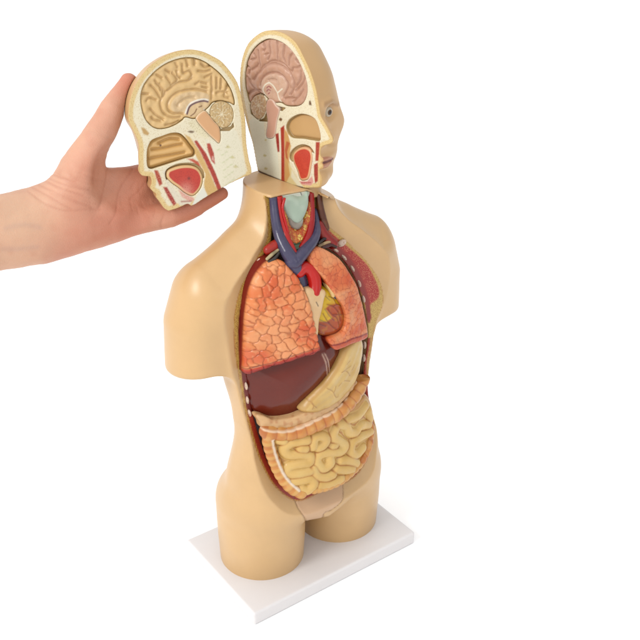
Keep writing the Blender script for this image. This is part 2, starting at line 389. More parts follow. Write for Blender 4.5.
body = bbuild('torso_shell', f_body, (-136, -70, 8), (136, 62, 384), 1.15, p_body, skinmat)
# ---------------------------------------------------------------- organs of the trunk
def organ(name, px, off, thick, k, h, paintf, mat, relief=None, smooth=True, edge=None, parent=None, label=None, Y=Yo, pad=14, flat=False):
    pts = tr(px, off, Y); pf = polyfield(pts, smooth=smooth, pad=pad)
    P_ = pf.P; lo = (P_[:, 0].min()-3, -95, P_[:, 1].min()-3); hi = (P_[:, 0].max()+3, 30, P_[:, 1].max()+3)
    ys = [float(Y(a, b)+off) for a, b in P_]+[float(Y((lo[0]+hi[0])/2, (lo[2]+hi[2])/2)+off)]
    lo = (lo[0], min(ys)-9, lo[2]); hi = (hi[0], max(ys)+thick+4, hi[2])
    def f(x, y, z):
        y0 = Y(x, z)+off
        if relief is not None: y0 = y0+relief(x, z, pf)
        return smax(smax(pf(x, z)-0.22*k, y0-y, k), y-(Y(x, z)+off+thick), 1.5)
    o = bbuild(name, f, lo, hi, h, lambda P: paintf(P, pf), mat, parent, label); o['_pf'] = 0; del o['_pf']; o_pf[name] = pf; return o
o_pf = {}
def sf(strokes_px, off=0., h=0.5, Y=Yo, smooth=True):
    st = [tr(s_, off, Y) for s_ in strokes_px]; A = np.concatenate([np.array(s_) for s_ in st])
    return strokefield(st, A.min(0)-8, A.max(0)+8, h, smooth)

# cavity lining: deep red tissue behind the organs
# right lung (big lobules)
rl_px = [(277.5, 262.5), (268, 266.5), (259.5, 277), (253, 292.5), (249.5, 312), (247.5, 340), (247, 362), (247.5, 374), (262, 370.5), (282, 364.5), (302, 358), (319.7, 352), (319, 342), (316.5, 330), (312.5, 312), (307, 296), (300, 281), (291, 270.5), (285, 264)]
def warped(A, B, amp, sc):
    g = lambda F_: (lambda x, z: F_(x+amp*noise3(x, z, 0*x, sc), z+amp*noise3(z, x, 0*x+5, sc))); return g(A), g(B)
CE, CV = warped(*cells((-85, 200), (20, 350), 7.6, 0.45, 3, 0.9), 1.3, 3.2)
rl_bot = sf([[(246.5, 373.5), (262, 369.5), (282, 363.5), (302, 357), (321, 351)]], -3, smooth=False)
def rel_rl(x, z, pf):
    e = CE(x, z); return 0.9*np.exp(-(e/0.8)**2)-0.6*sstep(0, 4, e)+0.25*noise3(x, z, z*0, 2.2)
def p_rl(P, pf):
    x, y, z = P.T; p = Paint(len(P), (238, 154, 96)); v = CV(x, z)
    p.over(v*0.75, (222, 102, 52)); p.over(sstep(0.7, 0.2, (v*7.13) % 1)*0.6, (246, 176, 122))
    n = noise3(x, z, y*0, 16); p.over(sstep(0.0, 0.7, n)*0.6, (222, 92, 52)); p.over(sstep(-0.1, -0.7, n)*0.5, (247, 180, 130))
    p.over(sstep(0.2, 1.0, noise3(x, z, y*0, 2.0))*0.35, (250, 196, 146))
    p.over(np.exp(-(CE(x, z)/0.55)**2)*0.65, (172, 92, 50))
    b = rl_bot(x, z); p.over(sstep(3.4, 2.6, b), (196, 70, 44)); p.over(sstep(1.6, 0.9, b), (168, 46, 34)); p.over(np.exp(-((b-3.7)/0.5)**2)*0.8, (128, 34, 24))
    p.over(sstep(2.0, 0.0, -(y-(Yo(x, z)-3))-0)*0, (1, 1, 1))
    side = sstep(3, 6.5, y-(Yo(x, z)-3)); p.over(side, (140, 36, 26))  # lung flanks painted darker to stand in for crevice shade
    return p
organ('lung', rl_px, -3, 22, 5, 0.6, p_rl, orgmat, rel_rl, label='coarse orange lung with large polygonal lobules and a red lower rim')
# left lung (fine grain, wraps the heart)
ll_px = [(312, 254), (318, 249.5), (328, 252), (341, 261), (351.5, 276), (359, 291.5), (365, 314), (368, 332), (367, 338.5), (353, 344), (338.5, 350), (334.5, 347.5), (330, 341), (334, 338.5), (341, 335.5), (346, 329), (347.5, 318), (345, 308), (340, 300), (333, 290.5), (325, 278.5), (316.5, 269.5), (311.5, 262)]
ll_bot = sf([[(333, 349.5), (340, 348), (353, 342.5), (369, 336)]], -3, smooth=False)
ll_in = sf([[(330, 341), (334.5, 337.5), (341, 334), (345.5, 328), (347.5, 318), (345.5, 308), (341, 301)]], -3)
CE2, CV2 = warped(*cells((-20, 200), (110, 350), 4.6, 0.4, 5, 0.9), 0.9, 2.4)
def rel_ll(x, z, pf): return 0.35*np.exp(-(CE2(x, z)/0.5)**2)-0.6*np.exp(-((ll_in(x, z)-3)/2.6)**2)+0.3*noise3(x, z, z*0, 4)
def p_ll(P, pf):
    x, y, z = P.T; p = Paint(len(P), (238, 152, 100)); v = CV2(x, z)
    p.over(v*0.5, (226, 108, 62)); p.over(np.exp(-(CE2(x, z)/0.45)**2)*0.7, (176, 74, 38))
    n = noise3(x, z, y*0, 9); p.over(sstep(0.0, 0.8, n)*0.55, (214, 84, 48)); p.over(sstep(-0.2, -0.8, n)*0.5, (246, 184, 134))
    b = ll_bot(x, z); p.over(sstep(4, 3, b), (214, 110, 78)); p.over(np.exp(-((b-3.4)/0.8)**2), (150, 30, 24))
    p.over(sstep(3.5, 7, y-(Yo(x, z)-3)), (146, 40, 28)); return p  # flank colour darkened as painted shade in the gap
organ('lung', ll_px, -3, 34, 3.2, 0.55, p_ll, orgmat, rel_ll, label='fine grained orange lung curving round the heart')

# liver
liv_px = [(247.5, 366), (248.5, 385), (250.5, 400), (257, 413), (266, 420), (279, 422.5), (294, 420.5), (304, 415), (316, 404), (331, 388), (343, 367), (350, 348), (344, 336), (330, 328), (318, 330), (300, 345), (270, 360)]
fal = sf([[(320.3, 353), (324, 365), (329.5, 383)], [(322.5, 352), (327, 364), (331, 379)]], 6)
def rel_liv(x, z, pf): return 5.0-9.0*(1-np.exp(-(np.minimum(pf(x, z), 0)/17)**2))-0.9*np.exp(-(fal(x, z)/0.8)**2)+0.1*noise3(x, z, 0*x, 14)
def p_liv(P, pf):
    x, y, z = P.T; p = Paint(len(P), (122, 44, 26)); n = noise3(x, y, z, 22)
    p.over(sstep(-0.3, 0.7, n)*0.5, (124, 56, 34)); p.over(np.exp(-(fal(x, z)/0.55)**2), (214, 178, 158))
    p.over(sstep(245, 262, z)*0.5, (112, 22, 16)); return p
organ('liver', liv_px, 5, 26, 9, 0.9, p_liv, livmat, rel_liv)
# gall bladder edge
organ('gallbladder', [(303, 417), (306, 412.5), (310.5, 410.5), (309.5, 414), (305, 417.5)], 3.5, 8, 3, 0.6, lambda P, pf: Paint(len(P), (58, 64, 44)), glossmat, label=None)
# stomach
sto_px = [(361, 339), (354.5, 344), (348.5, 350), (344, 360), (338, 371.5), (330, 383), (320, 393.5), (312, 402), (305.5, 409.5), (306, 412.5), (314, 413.5), (323, 411.5), (334, 406.5), (345, 398), (354, 387), (360, 374.5), (363, 360), (364.5, 346)]
vs = sf([[(327, 388.5), (332, 391), (335.5, 397), (338, 395)], [(333.5, 391.5), (335.5, 386)], [(341, 372), (346, 371), (350, 376)], [(342, 371.5), (348, 368), (350.5, 366)], [(344, 380.5), (349.5, 381)], [(347, 364), (350, 361)], [(312, 404), (316, 407.5)], [(310, 401.5), (313, 404), (312, 409)], [(352, 370), (354.5, 365)], [(338, 386), (341, 383)]], -1, 0.4)
ru = sf([[(307, 409), (320, 402), (333, 392), (345, 378), (353, 362), (358, 346)], [(309, 411.5), (322, 407), (337, 396.5), (349, 383), (357, 366), (361, 350)], [(318, 397), (330, 387), (341, 373), (348, 358)]], -1, 0.5)
def rel_sto(x, z, pf): return -0.5*np.exp(-(vs(x, z)/0.8)**2)-0.6*np.exp(-(ru(x, z)/2.2)**2)+0.35*noise3(x, z, 0*x, 5)
def p_sto(P, pf):
    x, y, z = P.T; p = Paint(len(P), (228, 194, 128)); n = noise3(x, y, z, 10)
    p.over(sstep(0.0, 0.8, n)*0.5, (214, 172, 98)); p.over(sstep(-0.1, -0.8, n)*0.4, (238, 212, 160))
    p.over(np.exp(-(vs(x, z)/0.42)**2)*0.6, (160, 104, 58)); p.over(sstep(2.0, 0.6, -pf(x, z))*0.5, (200, 150, 84)); return p
organ('stomach', sto_px, -1, 16, 8, 0.65, p_sto, orgmat, rel_sto)

# large intestine
colpx = [(266, 431), (274, 432.5), (285, 433), (296, 431.5), (308, 427.5), (322, 421.5), (335, 415), (346, 405.5), (355, 394), (361.5, 381), (364.5, 371)]
ascpx = [(268, 431), (268.5, 441), (271, 451), (274.5, 461), (279, 471), (284.5, 480), (292, 488), (301, 492.5)]
despx = [(370, 426), (369.5, 438), (367, 449), (361, 461), (352, 471), (341, 480), (328, 486), (314, 489.5)]
Bc, Ba, Bd = [np.array(tr3(spline(q, 4, False), 3.0)) for q in (colpx, ascpx, despx)]
def chain(p, B, R, per, amp):              # haustrated tube: returns distance and arc position
    best = np.full(p[0].shape, 1e9); sa = np.zeros(p[0].shape); s0 = 0.
    for a, b in zip(B[:-1], B[1:]):
        d = b-a; L2 = d@d+1e-12; Ln = math.sqrt(L2)
        t = np.clip(((p[0]-a[0])*d[0]+(p[1]-a[1])*d[1]+(p[2]-a[2])*d[2])/L2, 0, 1)
        q = np.sqrt((p[0]-a[0]-t*d[0])**2+(p[1]-a[1]-t*d[1])**2+(p[2]-a[2]-t*d[2])**2); m = q < best
        best = np.where(m, q, best); sa = np.where(m, s0+t*Ln, sa); s0 += Ln
    r = R+amp*(np.abs(np.sin(sa*math.pi/per))**0.7-0.8); return best-r, sa
ten = sf([[(264, 430), (275, 431.5), (289, 431.5), (304, 427.5), (320, 420.5), (335, 413.5), (347, 403.5), (356.5, 391), (361.5, 380)]], -3, 0.5)
ten2 = sf([[(273.5, 441), (275.5, 452), (279, 463), (284, 474), (291, 483), (300, 491)]], -3, 0.5)
def f_col(x, y, z):
    p = (x, y, z); a, _ = chain(p, Bc, 6.8, 8.6, 0.8); b, _ = chain(p, Ba, 5.6, 7.0, 0.7); c, _ = chain(p, Bd, 4.2, 6, 0.7)
    d = smin(np.minimum(a, c), b, 1.0)
    front = y < Yo(x, z)+3
    return d-np.where(front, 0.7*np.exp(-(ten(x, z)/1.0)**2)+0.7*np.exp(-(ten2(x, z)/1.2)**2), 0)
def p_col(P):
    x, y, z = P.T; p = Paint(len(P), (222, 158, 88)); n = noise3(x, y, z, 5)
    _, s1 = chain((x, y, z), Bc, 6.3, 8.2, 0); a, s2 = chain((x, y, z), Ba, 5, 6.5, 0); c_, _ = chain((x, y, z), Bc, 6.3, 8.2, 0)
    p.over(sstep(-.1, .7, n)*0.6, (206, 126, 66)); p.over(sstep(-.1, -.7, n)*0.6, (236, 188, 122))
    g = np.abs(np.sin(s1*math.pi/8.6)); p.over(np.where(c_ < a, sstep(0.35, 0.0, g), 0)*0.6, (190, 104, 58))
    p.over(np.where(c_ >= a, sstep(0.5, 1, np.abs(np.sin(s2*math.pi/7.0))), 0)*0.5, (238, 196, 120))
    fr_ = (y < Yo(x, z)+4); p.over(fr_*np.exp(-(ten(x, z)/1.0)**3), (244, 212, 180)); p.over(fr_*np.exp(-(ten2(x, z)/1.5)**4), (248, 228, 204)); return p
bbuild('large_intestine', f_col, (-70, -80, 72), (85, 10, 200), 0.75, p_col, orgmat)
# fatty apron above the colon
def p_om(P, pf):
    x, y, z = P.T; p = Paint(len(P), (226, 186, 138)); n = noise3(x, y, z, 3); p.over(sstep(0, .8, n)*0.6, (200, 140, 92)); return p
organ('omentum', [(258, 417), (262, 423), (266, 430), (285, 430), (305, 424), (322, 417), (338, 407), (350, 394), (358, 383), (352, 386), (340, 398), (325, 409), (309, 413), (292, 419), (275, 421), (264, 417)], 1, 10, 3, 0.7, p_om, orgmat, lambda x, z, pf: 0.5*noise3(x, z, 0*x, 3))
# small intestine: coiled tubes in front of a backing sheet
coils = [[(306, 439), (298, 440), (290, 441.5), (283.5, 447), (288, 453), (301, 453), (309, 455.5), (308, 461), (297, 462.7), (288, 465.5), (287.5, 471.5), (297, 472.5), (309.5, 469.5)],
 [(312, 445), (313, 437.5), (319, 434.5), (324.5, 438), (322, 443.5), (317.5, 446)],
 [(290, 481), (300, 479), (309, 477.5), (312.7, 483), (306, 489), (300, 488)],
 [(334, 427), (331.5, 435), (338, 440.6), (343, 445), (338.5, 450.5), (328, 451), (318.4, 453.5), (315.5, 460.5), (321, 467), (328.5, 463), (328, 458)],
 [(336.7, 424), (344, 424.5), (347, 431), (353.6, 431), (358, 425), (366, 424)],
 [(346, 418.5), (356, 414.5), (363, 405.5)], [(365.5, 410), (367.5, 418)],
 [(368, 431), (358, 436.5), (350.5, 441.5), (349, 451.5), (354.5, 453.5), (360.5, 447.5)],
 [(339, 459.5), (347.5, 459.5), (354, 462.5)], [(334.5, 468), (344, 468.5), (350, 468)], [(312.5, 467), (315.6, 474), (324, 476), (331, 473.5)], [(318.5, 483.5), (328, 482.5), (339, 478)], [(279, 438), (283, 439)], [(300, 446.5), (304, 447)], [(333, 443.5), (331, 444)]]
CT = [np.array(tr3(spline(q, 4, False) if len(q) > 2 else q, 4.2)) for q in coils]
back_px = [(274, 437), (290, 436), (316, 430), (340, 419), (357, 403), (368, 396), (374, 415), (372, 437), (367, 451), (357, 467), (340, 480), (323, 489), (303, 493), (290, 481), (281, 464)]
BK = polyfield(tr(back_px, 2), pad=14)
def coil_d(x, y, z): return np.minimum.reduce([tube((x, y, z), c, np.full(len(c), 5.7)) for c in CT])
def coil_all(x, y, z): return np.sort(np.stack([tube((x, y, z), c, np.full(len(c), 5.9)) for c in CT]), 0)
def f_si(x, y, z):
    d = coil_d(x, y, z)
    d = smin(d, smax(smax(BK(x, z), (Yo(x, z)+2.0)-y, 4), y-(Yo(x, z)+11), 2), 0.3)
    return d+0.12*noise3(x, y, z, 3)
def p_si(P):
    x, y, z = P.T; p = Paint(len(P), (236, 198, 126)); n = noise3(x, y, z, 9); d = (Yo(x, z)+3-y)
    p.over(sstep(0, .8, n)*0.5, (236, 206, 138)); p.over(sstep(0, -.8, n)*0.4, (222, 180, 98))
    cr = coil_all(x, y, z); e = cr[1]-cr[0]; p.over(sstep(1.4, 0.3, e)*sstep(5.0, 2.6, d)*0.8, (190, 122, 50)); p.over(sstep(0.2, 1.2, cr[0])*0.7, (200, 140, 68)); return p  # brown in the creases is painted shade between the coils
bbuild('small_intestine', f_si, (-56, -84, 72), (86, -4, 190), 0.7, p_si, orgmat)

# heart and great vessels
def solid(name, px, off, thick, k, col, strokes=(), scol=None, n2=None, rel=None, mat=None, h=0.5, var=0.4, **kw):
    sfl = sf(strokes, off, 0.35) if strokes else None
    def rf(x, z, pf):
        r = 0*x
        if sfl is not None: r = r-0.4*np.exp(-(sfl(x, z)/0.6)**2)
        if rel is not None: r = r+rel(x, z)
        return r
    def pp(P, pf):
        x, y, z = P.T; p = Paint(len(P), col); n = noise3(x, y, z, 5)
        if n2: p.over(sstep(-.2, .8, n)*var*1.5, n2)
        if sfl is not None: p.over(np.exp(-(sfl(x, z)/0.45)**2)*0.9, scol)
        if kw.get('pf2'): kw['pf2'](p, x, y, z)
        return p
    return organ(name, px, off, thick, k, h, pp, mat or orgmat, rf, label=kw.get('label'), smooth=kw.get('smooth', True), parent=kw.get('parent'))
hp_px = [(317, 304), (323, 296), (328, 291), (334, 294), (341, 301), (346, 310), (347, 319), (344, 328), (338, 334), (329, 336.5), (321, 333), (317, 324), (316, 313)]
YEL = polyfield(tr([(326, 288), (334, 292), (341, 300), (343, 307), (337, 304), (330, 306), (326, 309), (333, 318), (327, 322), (320, 322), (319, 331), (322, 334), (316, 332), (314, 318), (318, 300)], 0), smooth=False)
YD = polyfield(tr([(329, 305), (338, 304), (344, 311), (345.5, 320), (341, 329), (333, 332), (335, 322), (329, 312)], 0))
def hpaint(p, x, y, z):
    p.over(ins(YEL(x, z), 0.8), (228, 190, 40)); p.over(ins(YD(x, z), 2.0)*0.6, (196, 92, 48))
    p.over(sstep(.1, .7, noise3(x, y, z, 2.5))*0.4, (206, 150, 60))
    p.over(np.exp(-(HS(x, z)/0.5)**2)*0.7, (120, 40, 34)); p.over(np.exp(-(HS2(x, z)/0.4)**2)*0.6, (84, 70, 90))
HS = sf([[(326, 304), (332, 306), (337, 312), (339, 320)], [(327, 309), (331, 314), (336, 318), (338, 327)], [(322, 313), (326, 320), (331, 326), (336, 329)], [(332, 306), (337, 304), (342, 307)], [(331, 314), (341, 314)], [(328, 296), (333, 299), (335, 304)]], 2, 0.35)
HS2 = sf([[(318.5, 319), (323, 321), (328, 323)], [(319, 324), (325, 326)], [(324, 309), (329, 316), (333, 320)], [(325, 296), (329, 300)]], 2, 0.35)
heart = solid('heart', hp_px, 1, 18, 9, (186, 98, 58), n2=(160, 70, 46), pf2=hpaint, rel=lambda x, z: -0.5*np.exp(-(HS(x, z)/0.8)**2)-0.35*np.exp(-(HS2(x, z)/0.7)**2), mat=glossmat)
heart.name = 'heart'
solid('pericardium', [(307, 291), (315, 290), (325.5, 291.5), (324.5, 300), (322, 312), (319.5, 322), (318.5, 334), (316, 338), (313.5, 322), (310, 305)], -1.5, 14, 3, (232, 196, 150), n2=(240, 212, 172), parent=heart, strokes=[[(316, 302), (318, 306)]], scol=(90, 80, 60))
def tubeobj(name, px, R, off, col, mat=None, h=0.6, parent=None, n2=None, label=None, pf=None, Y=Yo, sp=True):
    pts = spline(px, 4, False) if sp and len(px) > 2 else np.array(px, float)
    offs = np.interp(np.linspace(0, 1, len(pts)), np.linspace(0, 1, len(off)) if hasattr(off, '__len__') else [0, 1], off if hasattr(off, '__len__') else [off, off])
    Rr = np.interp(np.linspace(0, 1, len(pts)), np.linspace(0, 1, len(R)), R)
    B = []
    for (a, b), o_ in zip(pts, offs): B += tr3([(a, b)], o_, Y)
    B = np.array(B); lo = B.min(0)-Rr.max()-3; hi = B.max(0)+Rr.max()+3
    def pp(P):
        x, y, z = P.T; p = Paint(len(P), col)
        if n2: p.over(sstep(-.2, .8, noise3(x, y, z, 4))*0.6, n2)
        if pf: pf(p, x, y, z)
        return p
    return bbuild(name, lambda x, y, z: tube((x, y, z), B, Rr), lo, hi, h, pp, mat or glossmat, parent, label)
VEIN = (84, 80, 108); ART = (196, 34, 30)
tubeobj('aorta', [(299, 272), (303, 268), (309, 269), (313, 275), (315, 284), (314.5, 293)], [5, 5.4, 5.6, 5.6, 5.4, 5.2], 3.5, (206, 40, 32), parent=heart, label='thick bright red vessel arching out of the heart')
tubeobj('pulmonary_artery', [(326, 276), (330, 284), (332, 292), (333, 298)], [4.5, 5, 4.5, 3], 5, VEIN, parent=heart)
tubeobj('vena_cava', [(292, 262), (295.5, 268), (299, 276), (302, 286)], [6.2, 5.6, 5.2, 5], [1.0, 3, 7, 9], VEIN, n2=(96, 92, 120), parent=heart)
solid('auricle', [(327.5, 280), (331, 282.5), (334.5, 290), (335.5, 296), (333.5, 297.5), (331.5, 292), (328.5, 287)], -1.0, 8, 2, (236, 200, 140), n2=(222, 176, 110), parent=heart)
# veins and arteries of the neck
NK = 2.0
tubeobj('jugular_vein', [(272.5, 186), (274, 205), (276, 222), (280, 238), (287, 252), (294, 262)], [3.4, 3.6, 4.0, 4.6, 5.4, 6.0], [4, 3, 1.5, 0, -1, 0], VEIN, n2=(98, 92, 116), label='slate blue vein down the left side of the open throat')
tubeobj('jugular_vein', [(315, 210), (316, 220), (316.5, 232), (313, 241), (304, 252), (297, 260)], [1.6, 2.8, 3.6, 4.2, 5.0, 5.4], [6, 4, 1.5, 0, -1, -1], VEIN, n2=(98, 92, 116), label='slate blue vein down the right side of the open throat')
tubeobj('carotid_artery', [(278.5, 186), (280, 205), (282.5, 222), (286, 236), (291.5, 248), (295, 255)], [2.7, 2.8, 2.9, 3.0, 3.0, 2.8], [2, 1, 0, -1, -1, 0], ART, n2=(206, 54, 40), label='red artery beside the vein on the left of the throat')
tubeobj('carotid_artery', [(310.5, 190), (311, 210), (310.5, 225), (307.5, 238), (302, 247)], [2.6, 3.2, 3.4, 3.2, 2.6], [4, 3, 2, 1, 1], (176, 24, 26), label='red artery beside the vein on the right of the throat')
tubeobj('thyroid_artery', [(281, 197), (284.5, 198), (282.5, 208), (285, 220), (288, 232)], [1.1, 1.1, 1.1, 1.1, 1.0], [-3, -4, -4, -4, -3], (200, 30, 26), h=0.4)
solid('hyoid_cartilage', [(279, 188), (290, 189.5), (302, 189), (311, 187), (309, 197), (303, 199), (292, 198), (285, 199), (281, 196)], 1, 12, 3, (214, 216, 200), n2=(196, 200, 186), mat=orgmat, strokes=[[(300, 191), (301.5, 195)]], scol=(60, 70, 70))
solid('thyroid_cartilage', [(285, 202), (289, 198.5), (294, 197), (300, 198.5), (306, 197), (309, 193), (309.5, 203), (307.5, 212), (303.5, 220), (299, 224), (294, 222), (290, 217), (286.5, 210)], -2, 16, 6, (186, 202, 184), n2=(200, 212, 196), mat=orgmat)
solid('cricoid_cartilage', [(291, 219), (296, 223), (301.5, 222), (304, 219), (303, 226), (299, 229.5), (294, 228), (291, 224)], -2, 12, 4, (164, 152, 140), n2=(190, 196, 180))
solid('trachea', [(290, 238), (296, 236), (304, 236), (306, 242), (303, 249), (298, 255), (293, 252), (290, 246)], 1.5, 12, 5, (120, 140, 112), n2=(70, 96, 76), rel=lambda x, z: 0.7*np.sin(z*1.6), var=0.6)
GC, GV = cells((-60, 280), (60, 400), 2.3, 0.35, 9, 0.9)
def gl(p, x, y, z):
    p.over(GV(x, z)*0.9, (196, 70, 34)); p.over(sstep(0.75, 0.85, (GV(x, z)*9.7) % 1), (240, 206, 110)); p.over(np.exp(-(GC(x, z)/0.4)**2)*0.6, (168, 60, 30))
solid('thyroid_gland', [(283.5, 206), (286, 211), (289, 219), (293, 227), (299, 230.5), (304.5, 224), (308, 214), (311, 203), (312, 212), (311, 224), (308, 234), (303, 241), (297, 244), (291.5, 240), (287, 232), (283.5, 220)], -0.5, 12, 4, (222, 142, 62), pf2=gl, rel=lambda x, z: 0.5*np.exp(-(GC(x, z)/0.5)**2), smooth=True)
# neck muscle on the far side, first ribs, clavicles, ribs, nerves
tubeobj('neck_muscle', [(318, 188), (319.5, 203), (322, 216), (326, 228)], [2.6, 3.0, 3.4, 3.0], [5, 4, 4, 5], (104, 58, 34), n2=(140, 88, 50), mat=orgmat, label='brown strap muscle at the right edge of the throat')
tubeobj('muscle', [(268, 250), (274, 246), (279, 243)], [4, 4.5, 4], 4, (190, 50, 34), mat=orgmat, n2=(150, 40, 30), label='red muscle by the left collarbone')
tubeobj('muscle', [(318, 226), (324, 236), (333, 244)], [5, 5, 4.5], 6, (150, 34, 28), mat=orgmat, n2=(176, 60, 40), label='red muscle by the right collarbone')
def bone(px, a, b, rot, off, label=None, name='rib'):
    (x0, z0), = tr([px], off, Yc); y0 = float(yc(z0))+off; c, s_ = math.cos(rot), math.sin(rot)
    def f(x, y, z):
        u, v = (x-x0)*c+(z-z0)*s_, -(x-x0)*s_+(z-z0)*c; return ell((u, y-y0, v), (0, 0, 0), (a, 2.0 if name == 'rib' else 2.6, b))
    def pp(P):
        x, y, z = P.T; p = Paint(len(P), (236, 210, 190)); n = noise3(x, y, z, 1.1); p.over(sstep(0, .6, n)*0.7, (196, 158, 130)); return p
    r = max(a, b)+2; return bbuild(name, f, (x0-r, y0-5, z0-r), (x0+r, y0+5, z0+r), 0.4, pp, orgmat, None, label)
for (px, ro) in (((257.2, 278), -.5), ((251.8, 290), -.35), ((248.2, 303), -.2), ((246.3, 317), -.1), ((245.2, 333), 0), ((245, 352), 0), ((246, 386), .1), ((247.3, 400), .1), ((249.5, 413), .2), ((335.5, 250), .9), ((344, 257.5), .7), ((352.3, 268.5), .5), ((359.2, 283.5), .35), ((363.5, 299), .25), ((364.5, 345), 0), ((363.8, 358), 0)):
    bone(px, 1.35, 3.9, ro, -0.1)
bone((258.8, 263.5), 3.1, 4.6, -.5, -1.0, 'cut white collarbone end at the left of the chest opening', 'collarbone')
bone((341.8, 243), 4.6, 3.0, .25, -1.0, 'cut white collarbone end at the right of the chest opening', 'collarbone')
for i_, (px) in enumerate([[(267, 259), (272, 254.5), (278, 250)], [(269, 262), (275, 258), (279, 253)], [(319, 243), (324, 239), (330, 238)], [(319, 246), (326, 243), (333, 241)], [(323, 247.5), (330, 245), (336, 247)]]):
    tubeobj('subclavian_vessel', px, [1.3, 1.5, 1.2], 0.5 if i_ < 2 else 2.5, [(196, 180, 140), (66, 58, 56), (60, 40, 44), (190, 160, 120), (86, 40, 40)][i_], h=0.4, n2=(70, 60, 50))
# ---------------------------------------------------------------- the two half heads
headmat = paintmat('painted_section', rough=0.4, bump=0.04, dscale=560, dsize=0.3, coat=0.15, var=0.02)
def mkframe_stand():
    o = TF.w((-3, 12, 375)); yw = math.radians(12)
    u = -TY*math.cos(yw)+TX*math.sin(yw); return Frame(o, u, TZ, np.cross(TZ, u))      # W = away from the cut, to the figure's left
FS = mkframe_stand()
if FS.M[2]@TX < 0: FS.M[2] *= -1
def mkframe_held():
    r = ray(185, 130); o = CP+r/F*735
    n = -r/np.linalg.norm(r); a = math.radians(21); ca, sa = math.cos(a), math.sin(a)
    # turn the normal towards the viewer's right about the picture's up direction
    n = ca*n+sa*RT-0.12*UP; n = n/np.linalg.norm(n)
    ax = np.cross(UP, n); ax /= np.linalg.norm(ax); up = np.cross(n, ax)      # ax points to the picture's right
    t = math.radians(25); V = math.cos(t)*up-math.sin(t)*ax; U = -(math.cos(t)*ax+math.sin(t)*up)
    return Frame(o, U, V, -n)
FH = mkframe_held()
class Head:
    def __init__(s, fr, out_px, t_lo, t_hi, nose=None):
        s.fr = fr; s.P2 = np.array(s.tr(out_px)); s.poly = polyfield(s.P2, smooth=True, pad=16, h=0.5)
        f = Field(s.poly.lo, s.poly.lo+s.poly.h*(s.poly.n-1), 0.5); d = -s.poly(f.X, f.Z); s.vb, s.vt = t_lo, t_hi
        t = (f.Z-t_lo)/(t_hi-t_lo)
        Wm = np.interp(t, [0, .2, .35, .5, .7, 1], [24, 32, 39.5, 40, 43.5, 45]); D = np.interp(t, [0, .2, .4, .5, .65, 1], [15, 17, 20, 24, 34, 38])
        uu = f.X; back = sstep(5, -15, uu-0.5*(s.P2[:, 0].min()+s.P2[:, 0].max()))*sstep(.35, .15, t)
        Wm = Wm*(1-back)+26*back; D = D*(1-back)+24*back
        q = np.clip(1-np.clip(d, -5, 99)/D, 0, 1.1); s.W = f
        f.v = np.where(d > 0, Wm*(1-np.minimum(q, 1)**2.3)**(1/2.3), d*2); f.blur(1.1)
        if nose is not None:                # the nose is narrow: forward of the brow-lip line the half width falls off
            (u1, v1), (u0, v0) = s.tr(nose); ul = u0+(f.Z-v0)/(v1-v0)*(u1-u0); fw_ = f.X-ul
            cap = np.interp(fw_, [-9, -5, -2, 1, 5, 14], [60, 24, 9, 5.5, 4.5, 3.5])
            mz = sstep(v0-3, v0+2, f.Z)*sstep(v1+2, v1-6, f.Z); f.v = np.where(f.v > 0, f.v*(1-mz)+np.minimum(f.v, cap)*mz, f.v); f.blur(0.8)
        g = Field(f.lo, f.lo+f.h*(f.n-1), 0.5); gx, gz = np.gradient(f.v, 0.5); g.v = np.sqrt(1+np.minimum(gx**2+gz**2, 25)); s.G = g
        s.adds = []; s.subs = []
    def tr(s, px, w=0.): return [tuple(s.fr.at(a, b, w)[:2]) for a, b in px]
    def solid(s, u, v, w):
        d = (w-s.W(u, v))/s.G(u, v); d = smax(d, s.poly(u, v), 2.5)
        for g, k in s.adds: d = smin(d, g(u, v, w), k)
        for g, k in s.subs: d = smax(d, -g(u, v, w), k)
        return d
    def hit(s, px, py):
        o = s.fr.l(CP); d = ray(px, py)@np.linalg.inv(s.fr.M); d = d/np.linalg.norm(d); t = 400.
        for _ in range(400):
            p = o+d*t; v = float(s.solid(*[np.array([c]) for c in p])[0])
            if v < 0.05: break
            t += max(v*0.4, 0.05)
            if t > 1200: return None
        return p
def relief(hd, name, px, front, back, k, h, col, parent, root, mat=None, smooth=True, strokes=(), sw=1.0, sd=0.8, scol=None, pf2=None, rel=None, label=None, pockets=None):
    pts = hd.tr(px); pf = polyfield(pts, smooth=smooth, pad=8, h=0.4)
    st = None
    if strokes:
        st = strokefield([hd.tr(s_) for s_ in strokes], pf.lo, pf.lo+pf.h*(pf.n-1), 0.35)
    def f(u, v, w):
        w0 = front+0*u
        if st is not None: sv_ = st(u, v); w0 = w0+sd*(0.75*np.exp(-(sv_/(0.75*sw))**2)+0.5*np.exp(-(sv_/(2.0*sw))**2))
        if rel is not None: w0 = w0+rel(u, v, pf)
        if name == 'brain': w0 = w0-0.5*noise3(u, v, 0*u, 3.4)
        return smax(smax(pf(u, v), w0-w, k), w-back, 0.8)
    def pp(P):
        u, v, w = P.T; p = Paint(len(P), col); p.over(sstep(-.2, .8, noise3(u, v, w, 9))*0.25, np.clip(rgb(*col)*1.12, 0, 1))
        if st is not None: p.over(np.exp(-(st(u, v)/(sw*0.5))**2)*0.4, scol if scol is not None else tuple(int(c*0.72) for c in col))  # groove lines tinted darker: paint wash plus painted-in shade
        if pf2: pf2(p, u, v, w, pf)
        return p
    lo = (pf.P[:, 0].min()-2, pf.P[:, 1].min()-2, front-5); hi = (pf.P[:, 0].max()+2, pf.P[:, 1].max()+2, back+2)
    if pockets is not None: pockets.append((pf, back-1.0))
    return build(name, hd.fr, f, lo, hi, h, pp, mat or headmat, parent, root, label)
